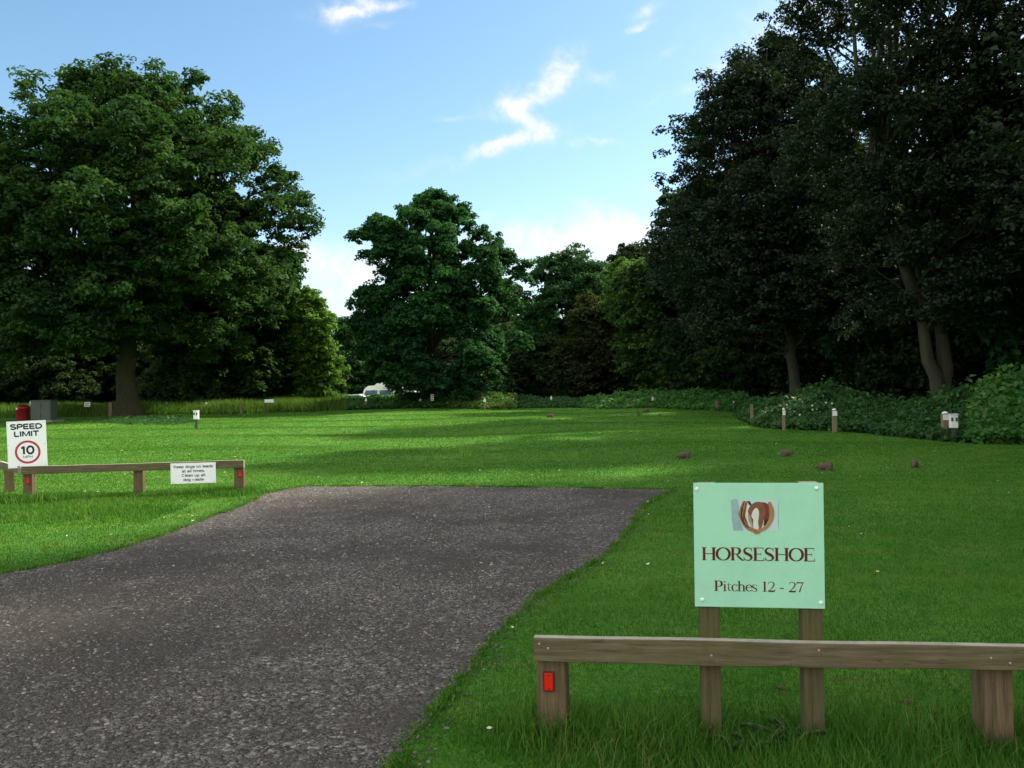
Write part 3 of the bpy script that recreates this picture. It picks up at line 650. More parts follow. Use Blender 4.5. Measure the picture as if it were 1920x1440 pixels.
def sarc(cx_, cy_, rx, ry, a0, a1, n=14): return [(cx_+rx*math.cos(R(a0+(a1-a0)*i/n)), cy_+ry*math.sin(R(a0+(a1-a0)*i/n))) for i in range(n+1)]
SG = {
 'S': (.72, [sarc(.36, .74, .26, .20, 20, 180)+sarc(.36, .74, .26, .24, 200, 270, 5)+sarc(.36, .27, .27, .23, 90, -160)]),
 'P': (.70, [[(.10, 0), (.10, .94)], [(.10, .94), (.40, .94)]+sarc(.40, .70, .22, .24, 90, -90)+[(.10, .46)]]),
 'E': (.66, [[(.10, 0), (.10, 1)], [(.10, .94), (.60, .94)], [(.10, .5), (.56, .5)], [(.10, .06), (.62, .06)]]),
 'D': (.78, [[(.10, 0), (.10, 1)], [(.10, .94), (.32, .94)]+sarc(.32, .5, .36, .44, 90, -90)+[(.10, .06)]]),
 'L': (.60, [[(.10, 1), (.10, 0)], [(.10, .06), (.56, .06)]]),
 'I': (.26, [[(.13, 0), (.13, 1)]]),
 'M': (.90, [[(.10, 0), (.10, 1)], [(.80, 0), (.80, 1)], [(.12, .97), (.45, .10), (.78, .97)]]),
 'T': (.66, [[(.33, 0), (.33, 1)], [(.02, .94), (.64, .94)]]),
 'H': (.76, [[(.10, 0), (.10, 1)], [(.66, 0), (.66, 1)], [(.10, .5), (.66, .5)]]),
 '1': (.46, [[(.28, 0), (.28, 1)], [(.28, .93), (.18, .80), (.06, .76)]]),
 '0': (.70, [sarc(.35, .5, .26, .45, 0, 360, 28)]),
 'K': (.72, [[(.10, 0), (.10, 1)], [(.62, .98), (.12, .38)], [(.28, .58), (.66, .02)]]),
 'C': (.78, [sarc(.40, .5, .31, .45, 45, 315, 20)]),
 'e': (.60, [[(.06, .36), (.54, .36)]+sarc(.30, .35, .24, .30, 0, 310, 18)]),
 'p': (.62, [[(.10, -.26), (.10, .68)], sarc(.32, .34, .22, .30, 0, 360, 18)]),
 'd': (.62, [[(.52, 0), (.52, 1)], sarc(.30, .34, .22, .30, 0, 360, 18)]),
 'o': (.62, [sarc(.31, .34, .24, .30, 0, 360, 18)]),
 'g': (.62, [[(.52, .68), (.52, -.05)]+sarc(.31, -.06, .21, .18, 0, -150, 8), sarc(.30, .34, .22, .30, 0, 360, 18)]),
 's': (.54, [sarc(.27, .49, .19, .15, 20, 180)+sarc(.27, .49, .19, .15, 200, 270, 4)+sarc(.27, .18, .20, .16, 90, -160)]),
 'n': (.60, [[(.10, 0), (.10, .68)], sarc(.30, .42, .20, .22, 160, 0)+[(.50, 0)]]),
 'u': (.60, [[(.50, .68), (.50, 0)], sarc(.30, .26, .20, .22, -20, -180)+[(.10, .68)]]),
 'l': (.24, [[(.12, 0), (.12, 1)]]),
 'i': (.24, [[(.12, 0), (.12, .68)], [(.12, .84), (.12, 1)]]),
 't': (.38, [[(.17, .90), (.17, .14), (.24, .05), (.36, .06)], [(.03, .64), (.36, .64)]]),
 'a': (.60, [[(.08, .52)]+sarc(.29, .47, .20, .18, 140, 0)+[(.49, 0)], sarc(.28, .20, .21, .16, 0, 360, 16)]),
 'm': (.92, [[(.10, 0), (.10, .68)], sarc(.28, .44, .18, .20, 160, 0)+[(.46, 0)], sarc(.64, .44, .18, .20, 170, 0)+[(.82, 0)]]),
 'w': (.84, [[(.04, .66), (.22, .04), (.42, .62), (.62, .04), (.80, .66)]]),
 '.': (.24, [[(.12, .0), (.12, .13)]]), ' ': (.34, [])}
def text(name, body, cap, x, z, lift, mt, parent, w, bold=.15):
    """upright sans lettering as flat strokes, width w, cap height cap, centred on x, z"""
    tot = sum(SG[c][0] for c in body); kx = w/tot; bm = bmesh.new(); px_ = x-w/2; lay = 0
    for ch in body:
        for pts in SG[ch][1]:
            lay = (lay+1) % 7; pp = [np.array((px_+p[0]*kx, z+(p[1]-.5)*cap)) for p in pts]; closed = len(pp) > 12 and np.allclose(pp[0], pp[-1], atol=1e-6); vs = []
            for i, p in enumerate(pp):
                d = pp[min(i+1, len(pp)-1)]-pp[max(i-1, 0)]
                if closed and i in (0, len(pp)-1): d = pp[1]-pp[-2]
                d /= max(1e-9, np.linalg.norm(d)); nn = np.array((-d[1], d[0]))*bold*cap/2
                vs.append([bm.verts.new((q[0], -lift-.00008*lay, q[1])) for q in (p+nn, p-nn)])
            for a, b in zip(vs, vs[1:]):
                f = bm.faces.new((a[0], a[1], b[1], b[0])); f.normal_update()
                if f.normal.y > 0: f.normal_flip()
        px_ += SG[ch][0]*kx
    return mobj(name, bm_mesh(name, bm), mt, parent)

# ---- fence on the left with two runs meeting at the speed sign
c0 = G(56, 936); c1 = G(453, 923); 
dl = (c1-c0); Ll = dl.length; yl = math.atan2(dl.y, dl.x)
f2 = empty('knee_rail_fence', c0, yl, 'low timber knee rail on the left verge carrying the white dog notice', 'fence')
rt2 = .475; sc2 = c0.y/F
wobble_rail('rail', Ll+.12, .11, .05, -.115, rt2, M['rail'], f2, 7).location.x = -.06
post(f2, 0.0, 0, rt2-.04, .125, .125, M['post'])
post(f2, Ll*.512, 0, rt2-.04, .13, .125, M['post'], tw=R(3))
post(f2, Ll-.02, 0, rt2-.03, .135, .125, M['post'], tw=R(-2))
reflector(f2, .01, -.067, .27, 1.0); reflector(f2, Ll+.0, -.067, .27, 1.0)
e0 = G(-62, 893); de = Vector((e0.x-c0.x, e0.y-c0.y, 0)); Le = de.length; ye = math.atan2(-de.y, -de.x)
f3 = empty('knee_rail_fence', e0, ye, 'low timber knee rail running away behind the speed limit sign at the left edge', 'fence')
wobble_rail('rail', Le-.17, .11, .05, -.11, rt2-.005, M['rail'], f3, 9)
for k in (.0, .42, .72): post(f3, Le*k+.05, 0, rt2-.04, .12, .12, M['post'])

def flat_sign(name, label, loc, rz, W, H, zc, tilt, mt, holes):
    e = empty(name, loc, rz, label, 'sign')
    b = box('board', 0, 0, 0, W, .005, H, mt, e, bev=.001); b.location = (0, 0, zc); b.rotation_euler = (0, R(tilt), 0)
    for sx_ in (-1, 1):
        for sz_ in holes:
            bm = bmesh.new(); lathe(bm, [(.006, 0), (.006, .001), (.003, .002)], sx_*(W/2-.022), -.0026, sz_*(H/2-.022), 10, 'y'); mobj('screw', bm_mesh('screw', bm), M['galv'], b)
    return e, b
# speed sign
dS = c0.y+.085; pc = P(50.5, 833, dS); sW = 71/F*dS; sH = 87.5/F*dS
sp, sb = flat_sign('speed_limit_sign', 'white board reading SPEED LIMIT 10 MPH with a red ring, on a dark post', Vector((pc.x, pc.y, 0)), R(4), sW, sH, pc.z, -1.3, M['white'], (-1, 0, 1))
box('sign_post', P(56, 900, dS).x-pc.x, .045, (pc.z+.1)/2-.05, .085, .075, pc.z+.2, M['post'], sp, bev=.004)
k = sW/512.0
def sy(x, y): return ((x-364)*k, (525-y)*k)
for bd, y, w_ in (('SPEED', 284, 425), ('LIMIT', 382, 330)):
    a = sy(364, y); text('lettering', bd, 68*k, a[0], a[1], .0032, M['ink'], sb, w_*k, .29)
a = sy(370, 603); text('lettering', '10', 108*k, a[0], a[1], .0032, M['ink'], sb, 185*k, .25)
a = sy(371, 695); text('lettering', 'MPH', 34*k, a[0], a[1], .0032, M['ink'], sb, 125*k, .16)
bm = bmesh.new(); a = sy(371, 630); vo, vi = [], []
for i in range(64):
    q = 2*math.pi*i/64; vo.append(bm.verts.new((a[0]+168*k*math.cos(q), -.0032, a[1]+157*k*math.sin(q)))); vi.append(bm.verts.new((a[0]+138*k*math.cos(q), -.0032, a[1]+128*k*math.sin(q))))
for i in range(64): bm.faces.new((vi[i], vo[i], vo[(i+1) % 64], vi[(i+1) % 64]))
bmesh.ops.recalc_face_normals(bm, faces=bm.faces[:])
if sum(f.normal.y for f in bm.faces) > 0: bmesh.ops.reverse_faces(bm, faces=bm.faces[:])
mobj('red_ring', bm_mesh('red_ring', bm), M['redring'], sb)
# dog notice on the rail
dD = (c0.y+(c1.y-c0.y)*.76)-.125; pd = P(362.5, 887, dD); dW = 82/F*dD; dH = 38/F*dD
dg, db = flat_sign('dog_notice', 'white notice reading Keep dogs on leads fixed to the left knee rail', Vector((pd.x, pd.y, 0)), yl, dW, dH, pd.z, 0, M['white'], (-1, 1))
k = dW/712.0
for tx, y, w_ in (('Keep dogs on leads', 300, 620), ('at all times.', 372, 365), ('Clean up all', 443, 372), ('dog waste', 512, 325)):
    text('lettering', tx, 44*k, (720-718)*k, (409-y)*k, .0032, M['ink'], db, w_*k, .20)

# ------------------------------------------------------------------ marker posts, hook-up points and far signs
def marker(px, ytop, ybase, label, cap=True, wpx=None, d=None):
    g = GZ(px, ybase) if d is None else Vector((P(px, ybase, d).x, d, 0))
    zt = P(px, ytop, g.y).z; h = max(.35, zt-g.z)
    wd = max(.07, (wpx or 5)/F*g.y)
    e = empty('marker_post', g, random.uniform(-.15, .15), label, 'post', 'marker posts around the lawn')
    bm = bmesh.new(); box_bm(bm, 0, 0, h/2-.1, wd, wd*.9, h+.2, bev=.008); mobj('post', bm_mesh('post', bm), M['farpost'], e)
    if cap:
        box('number_plate', 0, -wd*.45-.006, h-.09, wd*1.05, .006, .13, M['white2'], e, bev=.001)
        bm = bmesh.new(); lathe(bm, [(wd*.5, 0), (wd*.42, .03), (wd*.1, .045)], 0, 0, h+.001, 10); mobj('cap', bm_mesh('cap', bm), M['white2'], e)
    return e
marker(1773, 775, 823, 'wooden marker post with a pale number plate beside the right hand power box', wpx=12)
marker(1565, 769, 810, 'wooden marker post with a small plate against the middle of the bramble bank', wpx=8)
marker(1470, 768, 808, 'thin grey marker post with a white tip before the sycamore trunk', wpx=5)
marker(1410, 758, 795, 'wooden marker post at the end of the sunlit strip of lawn', wpx=5, cap=False)
marker(1436, 764, 790, 'short dim post in the undergrowth just right of the sunlit strip', wpx=4, cap=False)
marker(1452, 757, 789, 'dim post left of the small white power box in the brambles', wpx=4, cap=False)
marker(1376, 754, 772, 'pale tipped post in deep shade left of the sunlit strip', wpx=3)
marker(1345, 752, 770, 'dark stumpy post at the right end of the distant hedge', wpx=5, cap=False)
marker(1224, 746, 765, 'white capped post before the distant right hedge', wpx=4)
marker(1034, 744, 763, 'small white tipped post in the dark gap right of the middle oak', wpx=3)
marker(963, 748, 764, 'white tipped post at the right end of the bright hedge', wpx=3)
marker(909, 749, 766, 'pale post among the bright leaves right of the middle oak', wpx=4)
marker(789, 748, 766, 'pale capped post just left of the middle oak trunk', wpx=5)
marker(687, 748, 768, 'white capped post below the white van', wpx=4)
marker(452, 756, 776, 'slim pale post furthest right of the left hand row', wpx=2.5, cap=False)
marker(386.5, 756, 775, 'pale wooden post right of the small white power point', wpx=4)
marker(313, 755, 776, 'pale wooden post second to the right of the big oak trunk', wpx=4)
marker(287, 754, 771, 'slim white post first to the right of the big oak trunk', wpx=2.5)
marker(208, 754, 783, 'two tone post hard against the left of the big oak trunk', wpx=6, cap=False)

def hookup(px, ytop, ybase, wpx, label, dark=True):
    g = GZ(px, ybase); s = g.y/F; h = P(px, ytop, g.y).z-g.z; bw = wpx*s; bh = h*.48
    e = empty('power_hookup', g, R(-8), label, 'power point', 'power hookup points on the lawn')
    box('stand', 0, 0, (h-bh)/2-.05, bw*.45, bw*.4, h-bh+.1, M['darkmetal'], e, bev=.005)
    b = box('housing', 0, 0, h-bh/2, bw, bw*.65, bh, M['white2'], e, bev=.015)
    for k in (-1, 1):
        box('socket_flap', k*bw*.28, -bw*.325-.008, h-bh*.36, bw*.26, .014, bh*.26, M['darkmetal'], e, bev=.003)
    box('roof_lip', 0, -.01, h+.006, bw*1.08, bw*.88, .012, M['white2'], e, bev=.003)
hookup(368.5, 770, 803, 9, 'small white power point standing alone on the sunlit lawn', )
hookup(1788.5, 777, 827, 14, 'large white power box with black flaps beside the right marker post')
hookup(1477.5, 755, 792, 8, 'small white power box in brambles before the sycamore trunk')

def notice(px, py, wpx, hpx, ybase, label, bars=0):
    g = GZ(px, ybase); s = g.y/F; zc = P(px, py, g.y).z
    e = empty('small_notice', g, 0, label, 'sign')
    box('post', -wpx*s*.45, .05, (zc+.1)/2-.05, .08, .07, zc+.2, M['post'], e, bev=.005)
    b = box('plate', 0, 0, zc, wpx*s, .01, hpx*s, M['white'], e, bev=.002)
    for i in range(bars):
        box('lettering', 0, -.0065, (i-(bars-1)/2)*hpx*s*.33, wpx*s*.7, .002, hpx*s*.12, M['ink'], b, bev=0).location = (0, 0, zc)
notice(164, 757, 11, 9, 780, 'white notice on a dark post left of the big oak', 2)
notice(62, 757, 12, 8, 779, 'white notice rising behind the grey cabinet', 1)
notice(811, 745, 6, 12, 766, 'tall black and white plate in front of the middle oak trunk', 3)
notice(505, 750, 17, 6, 774, 'low white plate beside the pale long grass', 0)

# fire point and cabinet
g = GZ(43, 790)
e = empty('fire_point', g, R(5), 'dark red fire point box with a rounded top beside the grey cabinet', 'fire box')
k = g.y/F; bm = bmesh.new(); lathe(bm, [(.31, 0), (.33, .04), (.33, 1.0*.62), (.37, .64), (.37, .70), (.33, .76), (.22, .85), (.05, .88)], 0, 0, .1, 20); mobj('body', bm_mesh('body', bm, True), M['firered'], e)
bm = bmesh.new(); lathe(bm, [(.05, 0), (.05, .02)], -.15, -.33, .75, 10, 'y'); mobj('emblem', bm_mesh('emblem', bm), M['white2'], e)
box('plinth', 0, 0, .05, .6, .6, .12, M['darkmetal'], e, bev=.01)
g = GZ(83, 789)
e = empty('equipment_cabinet', g, R(-6), 'grey green equipment cabinet standing on a concrete slab', 'cabinet')
k = g.y/F
box('body', 0, 0, .62, 40*k, .6, 1.04, M['cabinet'], e, bev=.02)
box('lid', 0, 0, 1.17, 42*k, .66, .05, M['cabinet'], e, bev=.012)
for s in (-1, 1): d_ = box('door', s*9.6*k, -.31, .62, 18.4*k, .02, .92, M['cabinet'], e, bev=.006)
for z_ in (.9, .35): box('latch', 1.2*k, -.33, z_, .05, .03, .12, M['darkmetal'], e, bev=.004)
box('slab', 3*k, -.1, .05, 56*k, 1.1, .11, M['concrete'], e, bev=.015)

# ------------------------------------------------------------------ rabbits
def rabbit_mesh(kind):
    b = bmesh.new()
    def el(c, r, rot=0):
        m = Matrix.Translation(c) @ Matrix.Rotation(rot, 4, 'Y') @ Matrix.Diagonal((*r, 1))
        bmesh.ops.create_icosphere(b, subdivisions=3, radius=1, matrix=m)
    if kind == 0:      # grazing, head down to the left
        el((.03, 0, .072), (.085, .055, .062)); el((.085, 0, .078), (.062, .060, .066)); el((-.035, 0, .060), (.055, .042, .048))
        el((-.088, 0, .050), (.034, .024, .027), .5); el((-.108, 0, .038), (.020, .016, .017)); el((-.058, 0, .058), (.03, .028, .032))
        for s in (-1, 1):
            el((-.056, s*.014, .090), (.034, .005, .011), .35); el((.085, s*.045, .040), (.045, .018, .038)); el((.06, s*.048, .011), (.045, .012, .011)); el((-.055, s*.022, .022), (.012, .010, .026)); el((-.064, s*.022, .008), (.020, .009, .008))
    elif kind == 1:    # crouched, humped
        el((.0, 0, .072), (.095, .058, .062)); el((.06, 0, .075), (.060, .060, .064)); el((-.06, 0, .062), (.045, .040, .046))
        el((-.098, 0, .068), (.036, .025, .029), .25); el((-.122, 0, .060), (.018, .015, .016))
        for s in (-1, 1):
            el((-.062, s*.013, .098), (.036, .005, .010), .1); el((.055, s*.045, .038), (.046, .018, .036)); el((.03, s*.048, .011), (.045, .012, .011)); el((-.075, s*.022, .014), (.026, .010, .012))
    else:              # sitting up, ears raised
        el((.0, 0, .075), (.060, .052, .070)); el((-.012, 0, .120), (.040, .038, .055)); el((-.035, 0, .180), (.036, .025, .028), .2); el((-.060, 0, .172), (.018, .015, .016))
        for s in (-1, 1):
            el((-.016, s*.015, .228), (.010, .005, .038), .25); el((.0, s*.042, .040), (.045, .018, .038)); el((-.03, s*.045, .011), (.045, .012, .011)); el((-.035, s*.018, .060), (.012, .010, .050))
    me = bm_mesh('r', b); o = bpy.data.objects.new('tmp', me); C.objects.link(o)
    md = o.modifiers.new('r', 'REMESH'); md.mode = 'VOXEL'; md.voxel_size = .0055
    s_ = o.modifiers.new('s', 'SMOOTH'); s_.factor = .5; s_.iterations = 3
    bpy.context.view_layer.update()
    m2 = bpy.data.meshes.new_from_object(o.evaluated_get(bpy.context.evaluated_depsgraph_get())); bpy.data.objects.remove(o)
    m2.polygons.foreach_set('use_smooth', np.ones(len(m2.polygons), bool)); m2.name = 'rabbit'; return m2
RM = [rabbit_mesh(i) for i in range(3)]
def small_ell(c, r, name, mt, parent):
    b = bmesh.new(); bmesh.ops.create_icosphere(b, subdivisions=2, radius=1, matrix=Matrix.Translation(c) @ Matrix.Diagonal((*r, 1))); return mobj(name, bm_mesh(name, b, True), mt, parent)
def rabbit(px, ybase, kind, rz, s, label):
    g = GZ(px, ybase); o = mobj('rabbit', RM[kind], M['fur'], None, label=label, cat='rabbit', group='rabbits grazing on the lawn')
    o.location = g-Vector((0, 0, .004)); o.rotation_euler = (0, 0, rz); o.scale = (s,)*3
    tz = .06 if kind < 2 else .04; tx = .142 if kind == 0 else (.118 if kind == 1 else .062)
    small_ell((tx, 0, tz), (.016, .011, .012), 'tail', M['tailfur'], o)
    for sd in (-1, 1):
        c = {0: (-.098, sd*.0215, .057), 1: (-.108, sd*.0225, .076), 2: (-.045, sd*.023, .188)}[kind]
        small_ell(c, (.005, .004, .005), 'eye', M['tyre'], o)
rabbit(1280, 859, 0, R(10), 1.10, 'brown rabbit grazing head down, furthest left of the near four')
rabbit(1474, 855, 1, R(165), 1.05, 'brown rabbit crouched further back than the pair beyond the mint board')
rabbit(1547, 882, 1, R(-10), 1.05, 'brown humped rabbit just beyond the top right corner of the mint board')
rabbit(1714, 877, 0, R(60), 1.0, 'brown rabbit with white at its feet, furthest right of all')
rabbit(1197, 779, 2, R(30), 1.25, 'rabbit sitting upright on the far lawn before the distant hedge')
rabbit(1212, 773, 1, R(0), 1.25, 'crouched rabbit nearest the distant hedge')
rabbit(1238, 779, 0, R(90), 1.2, 'dark little rabbit right of the upright one on the far lawn')
rabbit(1031, 782, 1, R(0), 1.3, 'lone faint rabbit on the far lawn right of the middle oak')

# ------------------------------------------------------------------ vehicles beyond the hedge
def extr(name, prof, y0, y1, mt, parent, bev=.03):
    bm = bmesh.new(); a = [bm.verts.new((x, y0, z)) for x, z in prof]; b = [bm.verts.new((x, y1, z)) for x, z in prof]; n = len(prof)
    bm.faces.new(a); bm.faces.new(b[::-1])
    for i in range(n): bm.faces.new((a[i], b[i], b[(i+1) % n], a[(i+1) % n]))
    bmesh.ops.recalc_face_normals(bm, faces=bm.faces[:])
    if bev: bmesh.ops.bevel(bm, geom=bm.edges[:], offset=bev, segments=2, affect='EDGES')
    return mobj(name, bm_mesh(name, bm), mt, parent)
def wheel(parent, x, y, r=.32):
    bm = bmesh.new(); lathe(bm, [(r*.7, 0), (r, .02), (r, .18), (r*.7, .2)], x, y, r, 20, 'y'); wv = mobj('wheel', bm_mesh('wheel', bm), M['tyre'], parent)
    bm = bmesh.new(); lathe(bm, [(r*.55, 0), (r*.5, .03)], x, y+.0, r, 16, 'y'); mobj('rim', bm_mesh('rim', bm), M['galv'], wv)
g = P(700, 740, 74); e = empty('camper_van', Vector((g.x, 74, -.42)), R(8), 'white camper van with a dark blue side window half hidden behind the hedge', 'van')
extr('body', [(-1.15, .3), (-1.2, .9), (-.95, 1.15), (-.75, 1.75), (-.4, 2.02), (2.6, 2.05), (2.75, 1.8), (2.75, .35)], -.85, .85, M['vanwhite'], e, .06)
extr('side_window', [(-.78, 1.2), (-.60, 1.62), (.35, 1.62), (.35, 1.2)], -.87, -.84, M['glass_blue'], e, 0)
extr('side_window', [(.55, 1.2), (.55, 1.62), (1.5, 1.62), (1.5, 1.2)], -.87, -.84, M['glass_blue'], e, 0)
box('tail_lamp', -1.2, -.7, .98, .08, .25, .2, M['tail'], e, bev=.01)
for x in (-.6, 2.0): wheel(e, x, -.72)
g = P(742, 740, 78); e = empty('touring_caravan', Vector((g.x, 78, -.30)), R(-6), 'white touring caravan seen through the low branches of the middle oak', 'caravan')
extr('body', [(-1.9, .45), (-2.1, .9), (-1.8, 1.85), (-1.4, 2.15), (1.4, 2.15), (1.9, 1.8), (2.0, .9), (1.9, .45)], -1.1, 1.1, M['vanwhite'], e, .08)
for x0_, x1_ in ((-1.35, -.45), (.45, 1.3)): extr('window', [(x0_, 1.25), (x0_, 1.75), (x1_, 1.75), (x1_, 1.25)], -1.13, -1.09, M['glass_blue'], e, 0)
extr('stripe', [(-1.9, 1.02), (-1.9, 1.10), (1.85, 1.10), (1.85, 1.02)], -1.125, -1.09, M['galv'], e, 0)
for x in (0,): wheel(e, x, -.95)
g = P(660, 742, 72); e = empty('parked_car', Vector((g.x, 72, -.48)), R(0), 'low white car whose roof just shows above the hedge left of the van', 'car')
extr('body', [(-1.9, .25), (-1.95, .75), (-1.2, .88), (-.7, 1.36), (.8, 1.38), (1.35, .95), (1.85, .85), (1.85, .25)], -.8, .8, M['vanwhite'], e, .06)
extr('side_window', [(-1.0, .93), (-.65, 1.28), (.75, 1.28), (1.1, .93)], -.82, -.79, M['glass_blue'], e, 0)
for x in (-1.2, 1.15): wheel(e, x, -.68, .3)

# ------------------------------------------------------------------ trees
def tube(path, rad, n=7):
    path = np.asarray(path, float); m = len(path); V = []; Fc = []
    for i in range(m):
        d = path[min(i+1, m-1)]-path[max(i-1, 0)]; d /= np.linalg.norm(d)+1e-9
        u = np.cross(d, (0, 0, 1.0) if abs(d[2]) < .9 else (1.0, 0, 0)); u /= np.linalg.norm(u)+1e-9; w_ = np.cross(d, u)
        a = np.arange(n)*2*np.pi/n
        V.append(path[i]+rad[i]*(np.cos(a)[:, None]*u+np.sin(a)[:, None]*w_))
    for i in range(m-1):
        for j in range(n): Fc.append((i*n+j, i*n+(j+1) % n, (i+1)*n+(j+1) % n, (i+1)*n+j))
    return np.concatenate(V), np.array(Fc)
def leaf_quads(p, nrm_, size, tint, asp=.62):
    n = len(p); r = rng.normal(0, 1, (n, 3)); nrm_ = nrm_/(np.linalg.norm(nrm_, axis=1, keepdims=True)+1e-9)
    u = np.cross(nrm_, r); u /= np.linalg.norm(u, axis=1, keepdims=True)+1e-9; v = np.cross(nrm_, u)
    s = size[:, None]; dn = nrm_*s
    a = p-u*s*.5; b = p+v*s*asp*.5+u*s*rng.uniform(-.15, .2, (n, 1))+dn*.10; c = p+u*s*.5-dn*.15; d = p-v*s*asp*.5+u*s*rng.uniform(-.15, .2, (n, 1))+dn*.10
    return np.stack([a, b, c, d], 1).reshape(-1, 3), np.arange(4*n).reshape(n, 4), tint
def rdir(n):
    d = rng.normal(0, 1, (n, 3)); return d/np.linalg.norm(d, axis=1, keepdims=True)

def grow(rows, zbase, hw, nbough, nclump, nleaf, leaf, bough_r, clump_r, trunk_r, trunk_path=None, front=.9, hole=.0, forks=None, seed=0, droop=.0, extra=()):
    """rows: (z, left, right) reach of the crown about the trunk. Returns crown (V, F, T) and wood (V, F)."""
    global rng
    keep = rng; rng = np.random.default_rng(seed+100)
    rows = sorted(rows); Z = np.array([r[0] for r in rows]); L_ = np.array([r[1] for r in rows]); R_ = np.array([r[2] for r in rows])
    wz = np.maximum(R_-L_, .3); cum = np.concatenate([[0], np.cumsum((wz[1:]+wz[:-1])/2*np.diff(Z))]); cum /= cum[-1]
    phs = rng.uniform(0, 6.28, 8)
    B = []
    tries = 0
    while len(B) < nbough and tries < nbough*30:
        tries += 1
        z = np.interp(rng.random(), cum, Z); l = np.interp(z, Z, L_); r = np.interp(z, Z, R_)
        mid = (l+r)/2; half = (r-l)/2; a = rng.uniform(0, 2*np.pi) if rng.random() > .35 else rng.uniform(-2.7, -.45)
        br = bough_r*rng.uniform(.65, 1.25)
        br = min(br, half*.75+.3)
        u = rng.random()**.42
        rr = max(0, half-br*.55)
        x = mid+np.cos(a)*rr*u; y = np.sin(a)*max(0, half*front-br*.5)*u
        if hole and np.sin(x*1.3+phs[0])*np.sin(z*1.1+phs[1])*np.sin(y*1.2+phs[2]) > 1-hole: continue
        B.append((x, y, min(z, Z[-1]-br*.45), br))
    B += list(extra)
    B = np.array(B)
    cs = []
    for (x, y, z, br) in B:
        n = int(nclump*(br/bough_r)**2)+2
        d = rdir(n); d[:, 2] = np.where(d[:, 2] < -.65, -d[:, 2]*.6, d[:, 2])
        rad = br*rng.uniform(.55, 1.0, n)
        c = np.array((x, y, z))+d*rad[:, None]*np.array((1, 1, .88))
        c[:, 2] -= droop*rng.random(n)*br
        bt_ = rng.normal(0, .09)
        cs.append(np.column_stack([c, clump_r*rng.uniform(.55, 1.3, n), np.full(n, bt_)+rng.normal(0, .09, n)]))
    cs = np.concatenate(cs)
    n = nleaf*len(cs); ci = np.repeat(np.arange(len(cs)), nleaf); d = rdir(n); d[:, 2] = np.where(d[:, 2] < -.4, -d[:, 2], d[:, 2])
    rad = cs[ci, 3]*rng.random(n)**.45
    p = cs[ci, :3]+d*rad[:, None]*np.array((1.05, 1.05, .78))
    nn = d*.55+np.array((0, 0, .55))+rng.normal(0, .45, (n, 3))
    sz = leaf*rng.uniform(.6, 1.35, n)
    t = np.clip(.42+cs[ci, 4]*1.3+rng.normal(0, .13, n), 0, 1)
    crown = leaf_quads(p, nn, sz, t)
    # wood
    WV, WF, off = [], [], 0
    def add(path, rad_, k=7):
        nonlocal off
        v, f = tube(path, rad_, k); WV.append(v); WF.append(f+off); off += len(v)
    top = Z[-1]; tp = trunk_path or [[(0, 0, zbase-.4), (0.02, 0, .15), (.05, .05, hw*.5), (-.03, .1, hw), (.1, 0, hw+(top-hw)*.45), (.2, 0, hw+(top-hw)*.8)]]
    for tpth in tp:
        q = np.array(tpth, float); m = 14; ti = np.linspace(0, len(q)-1, m); q2 = np.stack([np.interp(ti, np.arange(len(q)), q[:, i]) for i in range(3)], 1)
        fr_ = np.linspace(0, 1, m); rad_ = trunk_r*(1-fr_*.82); 
        if tpth is tp[0]: rad_[0] *= 1.6; rad_[1] *= 1.22; rad_[2] *= 1.05
        q2 += rng.normal(0, trunk_r*.08, q2.shape)*np.array((1, 1, 0)); add(q2, rad_, 12)
    tp0 = [np.array(t_, float) for t_ in tp]
    for (x, y, z, br) in B[rng.permutation(len(B))[:int(len(B)*.4)]]:
        tq = tp0[rng.integers(len(tp0))]
        zz = np.clip(z*rng.uniform(.45, .8), max(hw*.85, tq[0][2]+.1), tq[-1][2]*.98)
        s = np.array([np.interp(zz, tq[:, 2], tq[:, 0]), np.interp(zz, tq[:, 2], tq[:, 1]), zz]); e_ = np.array((x, y, z))
        Ld = np.linalg.norm(e_-s); k = 6; path = []
        for i in range(k):
            f_ = i/(k-1); pt = s*(1-f_)+e_*f_; pt[2] += math.sin(f_*math.pi)*Ld*.08; pt += rng.normal(0, Ld*.025, 3)*(0 < i < k-1); path.append(pt)
        r0 = trunk_r*.09+.009*Ld; add(path, np.linspace(r0, r0*.25, k), 5)
    rng = keep
    return crown, (np.concatenate(WV), np.concatenate(WF))

def px_rows(rows, px, d):
    out_ = []
    for (y, l, r) in rows:
        zl = P((l+r)/2, y, d).z; x0 = P(px, y, d).x
        out_.append((zl, P(l, y, d).x-x0, P(r, y, d).x-x0))
    return out_
def tree(px, d, rows, hwpx, leafmat, barkmat, label, cat='tree', group=None, tpaths=None, name='broadleaf_tree', extra=(), **k):
    x0 = P(px, 760, d).x; g = Vector((x0, d, float(gz(x0, d))))
    rr = px_rows(rows, px, d); hw = P(px, hwpx, d).z
    if tpaths:
        tpaths = [[(P(a, b, d).x-x0, c, P(a, b, d).z) for (a, b, c) in tpth] for tpth in tpaths]
    ex = [(P(a, b, d).x-x0, c, P(a, b, d).z, q) for (a, b, c, q) in extra]
    crown, wd = grow(rr, 0, hw, trunk_path=tpaths, extra=ex, **k)
    e = empty(name, g, 0, label, cat, group)
    mobj('crown', np_mesh('crown', *crown[:2], 4, crown[2]), leafmat, e)
    mobj('trunk', np_mesh('trunk', *wd, 4, smooth=True), barkmat, e)
    return e

